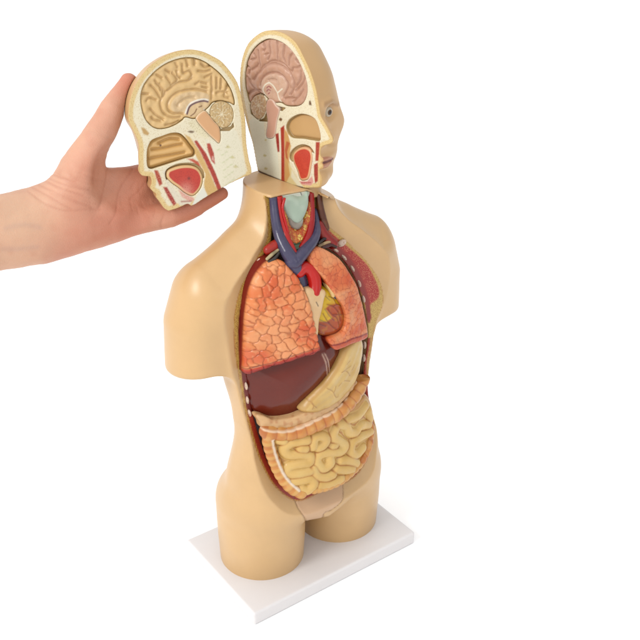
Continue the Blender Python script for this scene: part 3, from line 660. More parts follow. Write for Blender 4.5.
def make_head(hd, parts_px, paints, root, parent, label, h=0.62, wmax=46, nm='head_half'):
    """parts_px: pockets [(poly px, depth)]; paints: [(poly px, colour, dot, amt)]"""
    pk = [(polyfield(hd.tr(p_), smooth=sm_, pad=8, h=0.4), d_) for p_, d_, sm_ in parts_px]
    pt = [(polyfield(hd.tr(p_), smooth=sm_, pad=6, h=0.4), c_, dt_, a_) for p_, c_, dt_, a_, sm_ in paints]
    def f(u, v, w):
        d = np.maximum(hd.solid(u, v, w), -w)
        for q, dp in pk: d = smax(d, -np.maximum(q(u, v), w-dp), 0.7)
        return d
    def pp(P):
        u, v, w = P.T; p = Paint(len(P), (224, 184, 132)); d = -hd.poly(u, v)
        if hd.facepaint: hd.facepaint(p, u, v, w)
        cut = sstep(1.0, 0.5, w)
        inner = sstep(0.3, 0.1, hd.solid(u, v, w)+1.0)
        p.over(np.maximum(cut, inner*sstep(0.8, 0.4, hd.solid(u, v, w)+1.4)), (238, 226, 190))
        t = (v-hd.vb)/(hd.vt-hd.vb); c0 = cut
        p.over(c0, (244, 234, 206), dot=(210, 186, 134), amt=0.5)
        bw = hd.band(u, v)
        p.over(c0*sstep(bw+1.2, bw-0.2, d), (236, 210, 152), dot=(190, 142, 72), amt=0.5)
        p.over(c0*sstep(0.9, 0.2, d), (218, 180, 120))
        for q, c_, dt_, a_ in pt:
            p.over(ins(q(u, v), 0.45)*sstep(3.2, 2.6, w), c_, dot=dt_, amt=a_)
        for q, dp in pk:      # pocket walls and floors
            p.over(ins(q(u, v)-0.6, 0.4)*sstep(0.9, 1.6, w)*(w < dp+1.2), (206, 176, 122))
        return p
    lo = (hd.poly.P[:, 0].min()-3, hd.poly.P[:, 1].min()-3, -3); hi = (hd.poly.P[:, 0].max()+3, hd.poly.P[:, 1].max()+3, wmax)
    return build(nm, hd.fr, f, lo, hi, h, pp, headmat, parent, root, label, iters=4)

# ======== standing half
so = [(318, 187), (302.5, 188), (282, 181.5), (260, 173), (257, 168), (252.5, 144), (247.8, 128), (243, 108), (240, 90), (239.7, 76.6), (241.6, 60), (246.5, 46), (254, 37), (264, 31), (275, 30.5), (286, 34.5), (296, 43), (304, 57.5), (311, 73), (316, 89), (319, 105), (321, 116), (324.7, 122.5), (329.4, 131), (332.6, 138), (332.8, 141.5), (330, 144), (325, 145.5), (321.3, 148), (320.3, 153), (321.2, 157.5), (322.8, 160), (321, 163), (322.8, 166), (319.8, 169.5), (319.6, 173), (320.8, 178), (320.3, 184)]
so = [(x+0.0, y) for x, y in so]
HS_ = Head(FS, so, FS.at(318, 187, 0)[1], FS.at(270, 30.5, 0)[1], [(319.5, 110), (320, 150)])
HS_.band = lambda u, v: 3.0+0*u
# nose wing, lips, eye socket, lids, chin built on the far side of the face
def P3(hd, px, py, w):
    q = hd.fr.at(px, py, w); return tuple(q)
tip = HS_.tr([(332.5, 140)])[0]
hit = lambda x_, y_: np.array(HS_.hit(x_, y_))
ep = hit(332, 112); m1, m2, m3 = hit(323, 162.6), hit(328, 161.2), hit(333, 158.6)
u1, u2, u3 = hit(323, 159.8), hit(327, 158.8), hit(331.5, 158.0); l1, l2, l3 = hit(323, 166.2), hit(327.5, 164.8), hit(331, 161.6)
nw = hit(327.2, 143.6); ns = hit(325.4, 147.6); bz = [hit(324.5, 104.5), hit(331, 101.8), hit(337.5, 104.5)]; ck = hit(334, 136); chn = hit(324, 180)
gz_ = np.array([0.93, 0.0, 0.30]); gz_ /= np.linalg.norm(gz_); eyc = ep-5.2*gz_+np.array([0, 0, 0.2])
print('face', ep, nw, m1, m3, ck)
IN = np.array([1.0, 0, 0.25]); IN /= np.linalg.norm(IN)
tb = lambda P_, R_: (lambda u, v, w: tube((u, v, w), P_, R_))
HS_.subs.append((lambda u, v, w: ell((u, v, w), ep+3.2*IN+np.array([0, 0.5, -3.5]), (6.0, 5.5, 6.5)), 4.5))          # hollow beside the nose
HS_.subs.append((lambda u, v, w: ell((u, v, w), ep+3.4*IN, (5.0, 5.2, 9)), 4))
HS_.adds.append((tb([q-1.6*IN for q in bz], [2.2, 2.6, 2.0]), 4))
HS_.adds.append((tb([ck-7.6*IN, ck-8.5*IN+np.array([0, 2, 2])], [6.0, 5.5]), 6))
HS_.adds.append((tb([(tip[0]-3.2, tip[1]-0.2, 0), (tip[0]-5.0, tip[1]-1.0, 3.0)], [3.0, 2.6]), 2.0))
HS_.adds.append((tb([nw-0.6*IN, nw-2.6*IN], [2.7, 2.7]), 1.6))
HS_.subs.append((lambda u, v, w: ell((u, v, w), (tip[0]-5.5, tip[1]-4.2, 3.2), (2.4, 1.0, 1.4)), 0.8))
HS_.adds.append((lambda u, v, w: np.sqrt((u-eyc[0])**2+(v-eyc[1])**2+(w-eyc[2])**2)-5.6, 1.8))
HS_.subs.append((lambda u, v, w: ell((u, v, w), eyc+5.4*gz_+np.array([0, -0.2, 0]), (3.6, 2.0, 4.8)), 0.6))
HS_.adds.append((tb([u1-1.0*IN, u2-0.9*IN, u3-0.6*IN], [1.7, 1.6, 0.7]), 1.8))
HS_.adds.append((tb([l1-1.1*IN, l2-0.9*IN, l3-0.5*IN], [2.1, 2.0, 0.8]), 1.8))
ml = [m1+0.4*IN, m2+0.4*IN, m3]
HS_.subs.append((tb([m1+1.2*IN, m2+1.0*IN, m3+0.3*IN], [0.8, 0.7, 0.4]), 0.8))
HS_.adds.append(((lambda u, v, w: ell((u, v, w), chn-4.0*IN, (5.5, 5, 6.5))), 5))
def fp_s(p, u, v, w):
    q = (u, v, w); dm = tube(q, ml, [0.3, 0.3, 0.2]); du = tube(q, [u1, u2, u3], [1.5, 1.3, 0.5]); d2 = tube(q, [l1, l2, l3], [1.9, 1.7, 0.6])
    p.over(sstep(1.2, 0.0, np.minimum(du, d2))*0.75, (192, 112, 82)); p.over(sstep(1.2, 0.2, dm), (130, 52, 36))
    b = tube(q, bz, [1.0, 1.1, 0.5]); p.over(sstep(2.2, 0.2, b)*0.40, (150, 106, 62))
    el = tube(q, [eyc+5.6*gz_+np.array([0.2, 0.2, -4.6]), eyc+5.9*gz_+np.array([0, 2.3, -1.5]), eyc+5.6*gz_+np.array([0, 1.8, 2.2]), eyc+5.0*gz_+np.array([-.5, 0, 4.8])], [0.35]*4)
    p.over(sstep(0.9, 0.2, el)*0.85, (96, 60, 36)); p.over(sstep(1.6, 0.5, ell(q, (tip[0]-5.5, tip[1]-4.2, 3.2), (2.4, 1.0, 1.4)))*0.5, (120, 74, 46))
    de = np.sqrt(((u-ep[0])/9)**2+((v-ep[1]-3)/5)**2+((w-ep[2]+1)/8)**2); p.over(sstep(1.0, 0.4, de)*0.35, (186, 136, 84))
HS_.facepaint = fp_s
cream = (232, 222, 190)
s_brain = [(280, 103), (287, 106.3), (297.5, 106.2), (304, 101.6), (307.3, 90.6), (305.6, 78), (300, 64), (293, 52.5), (284, 43.6), (272.5, 39), (264, 40), (255, 46.5), (248.5, 56), (245.3, 67), (244.2, 81), (246, 94), (249.5, 103.5), (253, 97), (259, 94), (263.5, 95.5), (268, 100), (274, 103)]
s_cereb = [(250.6, 101), (255.3, 95.5), (261.8, 95), (265.8, 101), (265.5, 110), (263.2, 116), (258.6, 119.5), (253.4, 116), (250, 108)]
s_stem = [(267, 100), (272, 99.5), (276, 105), (279.5, 110), (277, 121), (274, 137), (265.8, 137), (267, 122), (265.5, 109)]
s_nasal = [(285.5, 127), (288, 120.5), (294, 116), (301, 114), (309, 115.5), (315.5, 120), (319.5, 131), (319.8, 140.5), (312, 140.5), (303, 139), (292, 138), (287.5, 133.5)]
s_tong = [(292.3, 155), (295, 150.5), (299.5, 147.6), (305, 147), (310, 150), (312.2, 157), (311, 167), (309, 177), (306, 180.2), (300, 180), (296.8, 171), (293, 162)]
s_mouthdark = [(289.3, 159), (289.8, 153), (293.5, 148.3), (298.5, 145.3), (304, 144.6), (310, 147), (314, 153), (312, 152.5), (307, 148.5), (300, 147.8), (295, 151.5), (292.3, 156), (292.5, 162)]
s_stripe = [(280.5, 128), (284.3, 125), (284.4, 150), (284.6, 181.5), (281.3, 180.6), (281.2, 150)]
s_pink = (208, 164, 138)
paints = [
 ([(284.4, 128), (288, 134), (291, 146), (289, 158), (290, 168), (296, 178), (300, 187), (284.5, 181.8)], (218, 172, 108), None, 0, False),
 ([(286.5, 141), (290, 143), (287, 152), (288, 160), (286, 158), (284.8, 150)], (198, 110, 66), None, 0, False),
 (s_stripe, (184, 62, 38), (206, 110, 70), .5, False),
 ([(275.3, 134), (278.5, 133), (279.3, 142), (280, 152), (277.6, 152), (276.5, 144)], (170, 52, 40), (210, 140, 110), .5, False),
 ([(279.2, 131), (280.4, 131), (281, 180), (279.8, 180)], (244, 238, 214), None, 0, False),
 ([(315.8, 142), (319.8, 142), (319.2, 152), (318.3, 161), (315.3, 161), (315.6, 150)], (184, 66, 42), (214, 120, 80), .5, False),
 ([(314, 164.5), (317.8, 162.5), (318, 172), (317.8, 181), (315, 183.6), (314, 174)], (176, 60, 42), (214, 120, 80), .6, False),
 ([(288, 162), (292, 169), (302.5, 187.5), (296, 186), (286, 183), (290, 175)], (232, 214, 160), None, 0, False),
 ([(291.6, 169.5), (296, 177), (299, 181.5), (304, 187.8), (298, 186.5), (291, 177)], (240, 234, 206), None, 0, False),
 ([(299, 181), (307, 181.5), (312, 176), (313.5, 182), (311, 185.5), (302, 184.6)], (228, 166, 156), (240, 210, 190), .6, False),
 ([(301, 182.4), (311, 182), (311, 183), (301, 183.4)], (190, 80, 80), None, 0, False),
 ([(312.5, 153), (314, 160), (312.6, 170), (311, 177), (309.5, 176), (311.6, 166)], (240, 226, 204), (150, 110, 70), .4, False),
 ([(309, 101), (310.6, 100.5), (311.8, 105.5), (309, 105)], (120, 84, 50), None, 0, False),
 ([(278.8, 119.5), (280.5, 117.6), (282.3, 119.3), (280.8, 121.3)], (134, 96, 56), None, 0, True),
 ([(265, 139), (267, 139.5), (266, 141), (264.5, 140.6)], (214, 200, 140), None, 0, False), ([(264, 154), (267, 155.5), (265, 157), (263, 156)], (206, 196, 140), None, 0, False),
 ([(265, 167), (268, 168.5), (266, 170), (264, 169)], (206, 196, 140), None, 0, False)]
sp_px = [(265, 137), (274.5, 137), (277.5, 152), (280.5, 180), (271, 176.5), (260.5, 172.5), (257.5, 166), (254, 146), (251, 134), (249, 122), (253, 117.5), (258.5, 121), (263.5, 120)]
paints.append(([(257, 169.6), (282, 180.2), (292, 184.6), (303, 186.9), (303, 188.6), (292, 186.4), (282, 181.9), (257, 171.6)], (84, 54, 30), None, 0, False))  # dark strip: shadow line where head meets neck, painted in
paints.insert(0, (sp_px, (236, 234, 212), (208, 208, 176), .3, False))
pk_s = [(s_brain, 5.0, True), (s_cereb, 5, True), (s_stem, 4, True), (s_nasal, 4.0, True), (s_tong, 4, True), (s_mouthdark, 2.6, True), ([(273, 104), (279, 106.5), (285.5, 108), (281.5, 111.5), (276.5, 109)], 3.0, False), ([(249, 104), (252, 113), (258, 120.5), (263, 118.5), (266, 112), (267, 122), (259, 121.5), (250, 114)], 3.5, False)]
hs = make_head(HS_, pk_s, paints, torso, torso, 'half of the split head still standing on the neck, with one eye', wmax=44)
arc = [(264, 85.5), (266, 83.7), (268.4, 83), (271, 84.2), (273.2, 86.3), (275, 89.5), (276.6, 93.2), (278.6, 99), (280.4, 102)]
def wline(hd, lines, wd, col):
    st = strokefield([hd.tr(l_) for l_ in lines], hd.poly.lo, hd.poly.lo+hd.poly.h*(hd.poly.n-1), 0.35)
    return lambda p, u, v, w: p.over(np.exp(-(st(u, v)/wd)**4)*sstep(3, 2, w), col)
L1 = wline(HS_, [arc, [(276.6, 93.2), (279, 91), (281.6, 89)], [(264, 85.5), (262.5, 90), (266, 97)]], 0.6, (244, 236, 214))
L2 = wline(HS_, [[(266.5, 88), (268.5, 86.3), (271, 88)], [(266, 91.5), (268, 89.5), (270, 90.6)], [(267.5, 94), (269, 93)]], 0.5, (170, 92, 92))
CENT = polyfield(HS_.tr([(258.5, 88), (262, 79), (268, 75), (276, 74.5), (283, 79.5), (285.5, 86), (282, 95), (279, 101), (272, 99), (266, 97)]), pad=6, h=.4)
def sb(p, u, v, w, pf):
    p.over(ins(CENT(u, v), 0.6)*0.9, (220, 184, 158), dot=(196, 150, 128), amt=.25); L1(p, u, v, w); L2(p, u, v, w)
relief(HS_, 'brain', s_brain, 0.6, 6.0, 2.6, 0.5, s_pink, hs, torso, strokes=[
 [(252, 80), (255, 76), (261, 69.4), (266.5, 65), (272.5, 63.5), (280, 65.5), (287.5, 71.5), (292, 79), (293, 87), (289, 95)],
 [(253, 79.7), (257.5, 72.8), (262, 66.5), (266, 64), (270, 61.5), (276, 61.5), (282, 64), (289.7, 71.5), (292, 68), (296, 68), (299, 66)],
 [(258.8, 86), (260.5, 79.5), (264, 75.5), (269.4, 73), (276, 73), (281.5, 76), (285.2, 81.5), (286.6, 86.5), (284, 93), (281.5, 97)], [(267.5, 80.5), (271, 79.5), (275.5, 80.8)],
 [(257, 51), (258, 60), (259, 70)], [(262, 44), (264, 48), (262.5, 51)], [(275.6, 41), (276.5, 50), (276, 60.5)], [(268, 42), (268.5, 53), (266.5, 60)], [(283, 45), (282, 56), (284, 63)], [(291, 54), (288, 58), (287.5, 66)],
 [(250.6, 70.3), (255, 67), (257, 64)], [(246, 66), (249, 69), (247.5, 74)], [(246, 77), (249, 84), (253.5, 90)], [(247, 94), (252, 90.8), (259, 90.5)], [(250, 60), (254.5, 58.5), (253, 54)],
 [(304.5, 76.6), (301, 84), (294.4, 91)], [(299.5, 72), (299, 80), (294, 87.5)], [(283.4, 99), (289, 98), (295.5, 99)], [(302, 90), (298, 96), (292, 102)], [(264, 55), (267, 54)], [(295, 60), (298, 63)], [(248.5, 80), (252, 87), (258.5, 93)]],
 sw=1.15, sd=1.3, pf2=sb, scol=(168, 116, 92), label='pinkish tan brain half with carved folds')
cb = np.array(HS_.tr([(258.3, 105.5)])[0])
def cereb_paint(c, base, line):
    def fn(p, u, v, w, pf):
        a = np.arctan2(v-c[1], u-c[0]); r = np.hypot(u-c[0], v-c[1])
        tree = np.abs(np.sin(a*4.5+0.6*np.sin(r*1.3)))*r*0.35+0.35*np.abs(np.sin(r*1.5+a*3))
        p.over(sstep(0.75, 0.3, tree), line); p.over(sstep(.2, .9, noise3(u, v, w, 0.9))*0.6, base)
    return fn
relief(HS_, 'cerebellum', s_cereb, 0.2, 5.5, 1.5, 0.42, (206, 172, 132), hs, torso, pf2=cereb_paint(cb, (186, 140, 104), (240, 226, 198)), rel=lambda u, v, pf: 0.3*noise3(u, v, 0*u, 1.2))
relief(HS_, 'brain_stem', s_stem, -0.3, 5, 2.2, 0.45, (214, 168, 144), hs, torso, pf2=lambda p, u, v, w, pf: p.over(sstep(1.2, 0.4, -pf(u, v))*0.7, (236, 212, 192)))
relief(HS_, 'nasal_septum', [(x_, y_) for x_, y_ in s_nasal], 2.6, 5.5, 1.5, 0.6, (214, 174, 120), hs, torso, rel=lambda u, v, pf: 1.0*sstep(3, 0, -pf(u, v)))
def tongp(p, u, v, w, pf):
    p.over(sstep(2.2, 1.6, -pf(u, v)), (236, 186, 140)); n = noise3(u, v, w, 3)
    p.over(sstep(0, .8, n)*0.4*sstep(1.8, 2.4, -pf(u, v)), (226, 92, 66))
    p.a = np.where(pf(u, v) < -2.2, 0.5, 0); p.d[:] = rgb(176, 44, 34)
relief(HS_, 'tongue', s_tong, 0.2, 5, 2.0, 0.45, (212, 76, 52), hs, torso, pf2=tongp)
# eye
def p_eye(P):
    p = Paint(len(P), (226, 216, 196)); d = (P-eyc)/5.0; gd = np.array([0.96, 0.0, -0.12]); gd = gd/np.linalg.norm(gd); a = d@gd
    p.over(sstep(0.885, 0.905, a), (60, 40, 24)); p.over(sstep(0.905, 0.925, a), (128, 92, 52)); p.over(sstep(0.962, 0.972, a), (18, 14, 12)); 
    return p
build('eye', FS, lambda u, v, w: np.sqrt((u-eyc[0])**2+(v-eyc[1])**2+(w-eyc[2])**2)-5.0, np.array(eyc)-7, np.array(eyc)+7, 0.4, p_eye, glossmat, hs, torso)
def ear(hd, px, py, parent, root):
    q = hd.tr([(px, py)], 30)[0]; w0 = float(hd.W(q[0], q[1]))
    def f(u, v, w):
        U = (u-q[0])+0.25*(v-q[1]); V = v-q[1]
        rr = np.sqrt((U/6.0)**2+(V/10.0)**2); d = ell((U, V, w-w0-1.2), (0, 0, 0), (6.6, 10.6, 3.4)); c = ell((U-0.8, V, w-w0-5.0), (0, 0, 0), (4.4, 7.6, 4.0)); return smax(d, -c, 1.2)
    build('ear', hd.fr, f, (q[0]-12, q[1]-14, w0-6), (q[0]+12, q[1]+14, w0+8), 0.7, lambda P: Paint(len(P), (226, 188, 138)), skinmat, parent, root)
ear(HS_, 282, 118, hs, torso)

FSW = (float(FS.M[2]@TX), float(FS.M[2]@TY))
build('neck_joint', TF, lambda x, y, z: np.maximum(smax((np.sqrt(((x-12)/15.)**2+((y-12)/21.)**2)-1)*15, np.abs(z-376)-8, 1), 3.0-((x+3)*FSW[0]+(y-12)*FSW[1])), (-8, -12, 366), (32, 36, 390), 1.0, lambda P: Paint(len(P), (206, 168, 118)), skinmat, torso, torso)
# ======== held half
heldE = empty('held_head_half', FH.o, 'loose half head held in a hand, cut side showing a tan brain', 'anatomical model', [FH.M[0], np.cross(FH.M[1], FH.M[0])*-1, FH.M[1]])
ho = [(170, 211), (181, 207), (188, 204), (192.5, 206), (206, 197.5), (220, 189.5), (233, 182.5), (244, 177.5), (252, 173), (249.5, 160), (246.8, 143), (245.5, 120), (243.2, 104), (240, 89), (234.5, 77), (222.5, 62), (212, 55.5), (203.5, 51.5), (193, 49.3), (182, 49.8), (172, 52.5), (162, 57), (149, 66.5), (138, 80), (131.5, 94), (128.3, 108), (128.5, 121), (133, 131), (138.3, 144), (138.5, 158), (139.3, 171), (141.5, 175.5), (146, 176.5), (150.3, 177), (151.3, 183), (149.8, 187.5), (152.5, 191.5), (156, 194), (156, 197.5), (159.5, 202), (163.5, 208), (167, 210.5)]
HH = Head(FH, ho, FH.at(168, 210, 0)[1], FH.at(186, 50, 0)[1], [(131.5, 128), (151, 184)]); HH.facepaint = None
HH.band = lambda u, v: 3.4+0*u
tp = HH.tr([(139, 171)])[0]
HH.adds.append((lambda u, v, w: tube((u, v, w), [(tp[0]-2.8, tp[1]+0.5, 0), (tp[0]-5.0, tp[1]-0.5, 4)], [2.9, 2.6]), 2.0))
h_brain = [(147, 80), (142.8, 87), (140.6, 96), (141.2, 106.5), (144.4, 117.5), (150, 125), (157.5, 129), (167, 128.4), (176, 125), (182.8, 120.5), (186, 117.5), (195, 119), (203, 113), (209, 107.5), (214, 102.5), (222, 101), (230, 103), (234.8, 105), (234.6, 98), (230.5, 87), (223, 76), (215, 68.5), (205, 61.5), (194.4, 57.7), (184, 57.6), (174, 60), (164.4, 64.3), (155, 71.2)]
h_cer = [(209.8, 112), (212, 105.5), (217, 102), (223, 101.3), (229.5, 104), (233.2, 110), (233.6, 118), (230.5, 125), (224.5, 128), (219.5, 126.8), (215.5, 122), (211.5, 118)]
h_stem = [(196, 119), (200, 113), (205, 110.5), (209, 114), (214, 120.5), (219, 126), (220.5, 131), (221, 139), (219, 143.5), (214.5, 140), (207.5, 133.5), (201, 126.5)]
h_nas = [(147.3, 165), (147.2, 151), (149.5, 143.5), (153, 139.5), (161, 136.5), (171.6, 133), (180, 133.4), (186, 138), (191, 144.5), (195.5, 151), (194, 156.3), (186, 158.5), (171.6, 163), (159, 167), (151, 169)]
h_tong = [(166.8, 177), (167.6, 171), (172.5, 168), (182, 165.5), (192, 165.6), (199, 169), (202.8, 176), (202.8, 183), (200, 190), (193.4, 196), (185.6, 193.5), (178, 187.5), (171, 182.5)]
h_dark = [(165.8, 178), (165.5, 172), (169.5, 167.5), (179, 163.6), (192, 163), (199, 165.8), (204, 171.5), (204.5, 179), (202.8, 176), (199, 169), (191, 166.5), (181, 167), (172, 169.5), (168, 174), (167.5, 180)]
h_sp = [(222, 128.5), (231, 128), (236.5, 131), (240.5, 143), (244, 160), (246, 173.5), (232, 182), (221.5, 188), (216.5, 174), (212.5, 161), (208, 147), (205, 139), (214, 141), (221, 144)]
cre = (236, 226, 190)
hp_ = [(h_sp, (244, 238, 214), (214, 210, 170), .4, False),
 ([(184, 134), (190, 137), (200, 152), (207, 166), (212, 178), (217, 190.5), (206, 197), (204, 184), (205.5, 174), (201, 166), (196, 156), (190, 144)], (226, 190, 124), (190, 140, 80), .3, False),
 ([(194, 141), (197, 140.5), (206, 153), (215, 171.6), (221.5, 188.5), (218, 190.5), (210.6, 173), (201, 153)], (190, 68, 44), (150, 30, 26), .8, False),
 ([(197.6, 140.6), (199, 140.2), (208, 153), (217, 171), (223, 188), (221.8, 188.6), (215.5, 171.6), (206.5, 153.3)], (246, 242, 220), None, 0, False),
 ([(206.7, 143.4), (210, 143.2), (213.8, 153), (215, 164.5), (211.4, 161), (208, 151)], (196, 84, 60), (160, 40, 34), .8, False),
 ([(212, 156), (213.5, 157), (213.8, 161), (212, 160)], (236, 190, 176), None, 0, False),
 ([(187, 158.6), (193, 158.8), (198.5, 162), (201, 167.6), (197, 165), (192, 161.5)], (206, 96, 60), (170, 50, 36), .5, False),
 ([(154, 170), (158, 170.5), (161, 178), (162.5, 184), (159.5, 186), (156.7, 179)], (186, 74, 44), (226, 150, 110), .7, False),
 ([(163, 187), (167, 187), (172.5, 196), (176.3, 203.4), (173.6, 206), (168.4, 198)], (178, 62, 44), (226, 150, 120), .8, False),
 ([(162.5, 171), (166, 170), (165.4, 179), (171, 186), (179, 194), (186, 199.6), (192, 201.5), (190, 204.5), (180, 205.5), (175, 200), (168, 188)], (238, 228, 206), (196, 184, 150), .4, False),
 ([(178, 189), (186, 194.6), (193, 197.4), (195, 200), (190, 201.6), (182, 197)], (232, 178, 160), (244, 220, 205), .6, False),
 ([(181, 201), (192, 200.6), (192, 201.6), (181, 202.2)], (176, 80, 76), None, 0, False),
 ([(192, 204.8), (196, 197), (203, 186.5), (206.5, 193), (208, 196.6), (200, 200.8), (194.5, 205)], (240, 238, 224), None, 0, False),
 ([(199, 173.5), (201.8, 176), (202.3, 183), (200.6, 185), (198.6, 180)], (190, 52, 44), (120, 30, 30), .6, False),
 ([(140.8, 127), (145, 128.4), (149.5, 133.5), (147.5, 135.5), (143.4, 134)], (206, 170, 110), None, 0, False),
 ([(187.5, 131.5), (191, 130.7), (194.5, 131.6), (191.5, 133)], (120, 90, 56), None, 0, True),
 ([(188, 122), (193, 119.5), (198, 121), (203, 128), (210, 136), (206, 139), (198, 134), (191, 128)], (240, 230, 196), (190, 170, 130), .6, False)]
for cx_, cy_ in ((228, 146.6), (232.5, 157), (235.6, 166.3)):
    hp_.append(([(cx_-2.4, cy_+1.2), (cx_-.2, cy_-1.8), (cx_+2.8, cy_+1.0), (cx_, cy_+1.7)], (222, 214, 168), (170, 160, 110), .6, False))
for i_ in range(15):
    a_ = 217+(i_*7.3 % 11)+i_*0.35; b_ = 150+i_*2.5
    hp_.append(([(a_, b_), (a_+2.6, b_-1.2), (a_+2.8, b_-0.6), (a_+0.2, b_+0.6)], (206, 212, 160), None, 0, False))
pk_h = [(h_brain, 5.0, True), (h_cer, 5, True), (h_stem, 4, True), (h_nas, 5.5, True), (h_tong, 4, True), (h_dark, 2.6, True), ([(211, 121), (216, 126), (222, 129), (231, 126.5), (233.5, 122), (234.5, 127), (230, 131), (220, 131)], 2.5, False)]
hh = make_head(HH, pk_h, hp_, heldE, heldE, None, wmax=50, nm='head_shell')
TAN = (232, 197, 140)
C2 = polyfield(HH.tr([(171, 108), (173, 101), (179, 95.5), (188, 92.5), (199, 92), (207.5, 94), (210, 99), (208.5, 107), (200, 113), (194, 117), (187, 116), (183.5, 112.5), (176, 112.5)]), pad=6, h=.4)
M1 = wline(HH, [[(187.5, 114), (189.3, 108), (193, 104.2), (198.5, 101.8), (204, 101), (208, 101.8)]], 0.75, (110, 72, 84))
M2 = wline(HH, [[(186, 113), (187.8, 107), (191.8, 102.8), (198, 100.2), (204, 99.2), (208.5, 100.2)], [(204.5, 109.5), (211, 116), (219.5, 125.5)]], 0.6, (246, 240, 226))
M3 = wline(HH, [[(191, 116), (195, 113), (197, 109)], [(199, 107), (202, 106)], [(189, 119), (193, 120)]], 0.5, (150, 110, 70))
def hb(p, u, v, w, pf):
    p.over(ins(C2(u, v), 0.6)*0.85, (232, 204, 162), dot=(206, 170, 120), amt=.3); M1(p, u, v, w); M2(p, u, v, w); M3(p, u, v, w)
relief(HH, 'brain', h_brain, 0.5, 6.0, 2.8, 0.5, TAN, heldE, heldE, strokes=[
 [(155.5, 80.5), (160, 86), (166, 91.6), (167.5, 91), (173.8, 86), (180.3, 82.2), (187.8, 81), (192.5, 78.4)],
 [(184, 114), (179, 113.2), (174.4, 113.6), (169.4, 110.5), (168, 104.5), (171.5, 97.5), (178.4, 92.5), (187.8, 90), (197.2, 89.4), (207.5, 91.6)],
 [(178.4, 105.6), (181, 101.9), (187.8, 98), (195, 97.2)], [(157, 74.7), (162.5, 78)], [(166.2, 70), (170.5, 72.5)], [(177.5, 71), (178.2, 76), (181, 78)],
 [(151.5, 85.6), (156, 90), (161, 97.8), (163.5, 96), (163, 89.4), (156.6, 82.8)], [(142.5, 93.6), (149, 94)], [(195.3, 59.7), (195.3, 64.6)], [(199, 71), (205.6, 71.6), (211, 70)], [(205.6, 77.4), (212.2, 74.2)],
 [(196.3, 84.2), (200, 81.7)], [(201, 82), (207.5, 83.8)], [(183, 64.4), (184, 72.8), (190, 71), (192.5, 75), (190, 79)], [(173, 73), (178, 80), (172, 85)], [(167, 77), (171, 83)], [(160, 84), (161.5, 90)],
 [(212.4, 76), (212.6, 88), (212.3, 99)], [(217.5, 78), (217.3, 88)], [(221.9, 79), (221.7, 89)], [(217.5, 93), (222, 91.6), (228, 92.5)],
 [(166, 93), (161.3, 100.6), (161.3, 107), (164, 112.8), (169.7, 116.5), (175.3, 117.8), (181, 117)], [(151, 109), (156.6, 114.9), (164, 119.8)], [(152, 117.5), (155, 120), (161.5, 121.3)], [(166, 125), (173, 124), (179, 121)],
 [(202, 64), (206, 67), (210, 66)], [(187, 60), (188.5, 66)], [(176, 63), (178, 67)], [(147, 101), (150, 98), (157, 100)], [(203, 87), (208, 88)], [(228, 86), (225, 96), (229, 98)]],
 sw=1.25, sd=1.5, pf2=hb, scol=(184, 134, 76), label='tan brain half with deep carved folds')
cb2 = np.array(HH.tr([(221.7, 114.5)])[0])
relief(HH, 'cerebellum', h_cer, 0.2, 5.5, 1.5, 0.42, (214, 186, 136), heldE, heldE, pf2=cereb_paint(cb2, (190, 150, 100), (244, 232, 200)), rel=lambda u, v, pf: 0.3*noise3(u, v, 0*u, 1.2))
relief(HH, 'brain_stem', h_stem, -0.2, 5, 2.0, 0.45, (230, 182, 134), heldE, heldE, pf2=lambda p, u, v, w, pf: p.over(sstep(1.1, 0.4, -pf(u, v))*0.7, (244, 226, 196)))
hole = HH.tr([(161.4, 145.8)])[0]
relief(HH, 'nasal_wall', h_nas, 3.4, 6.5, 1.5, 0.5, (232, 190, 126), heldE, heldE, strokes=[[(152.8, 149.7), (160, 149.2), (167, 148), (175, 146), (183, 144.6)], [(149.7, 159), (159, 157.5), (171, 155.6), (185.6, 152.8)], [(160, 143.5), (170, 139), (180, 139.5)]], sw=1.5, sd=2.6, scol=(214, 166, 98),
  rel=lambda u, v, pf: -2.2+2.2*sstep(3.5, 0.5, -pf(u, v)), pf2=lambda p, u, v, w, pf: p.over(np.exp(-(np.hypot(u-hole[0], v-hole[1])/0.9)**4), (110, 66, 40)), label='nasal wall with three scroll shaped ridges')
def tongp2(p, u, v, w, pf):
    p.over(sstep(2.4, 1.7, -pf(u, v)), (238, 200, 146)); n = noise3(u, v, w, 3)
    q = HH.tr([(189, 178.5)])[0]; p.over(np.exp(-(np.hypot(u-q[0], v-q[1])/1.3)**2)*0.9, (120, 24, 24))
    q2 = HH.tr([(186, 190)])[0]; p.over(np.exp(-(np.hypot(u-q2[0], v-q2[1])/5.5)**2)*0.7, (234, 170, 150))
    p.a = np.where(pf(u, v) < -2.6, 0.55, 0); p.d[:] = rgb(170, 40, 34)
relief(HH, 'tongue', h_tong, 0.2, 5, 2.0, 0.45, (208, 68, 46), heldE, heldE, pf2=tongp2)
ear(HH, 205, 140, heldE, heldE)

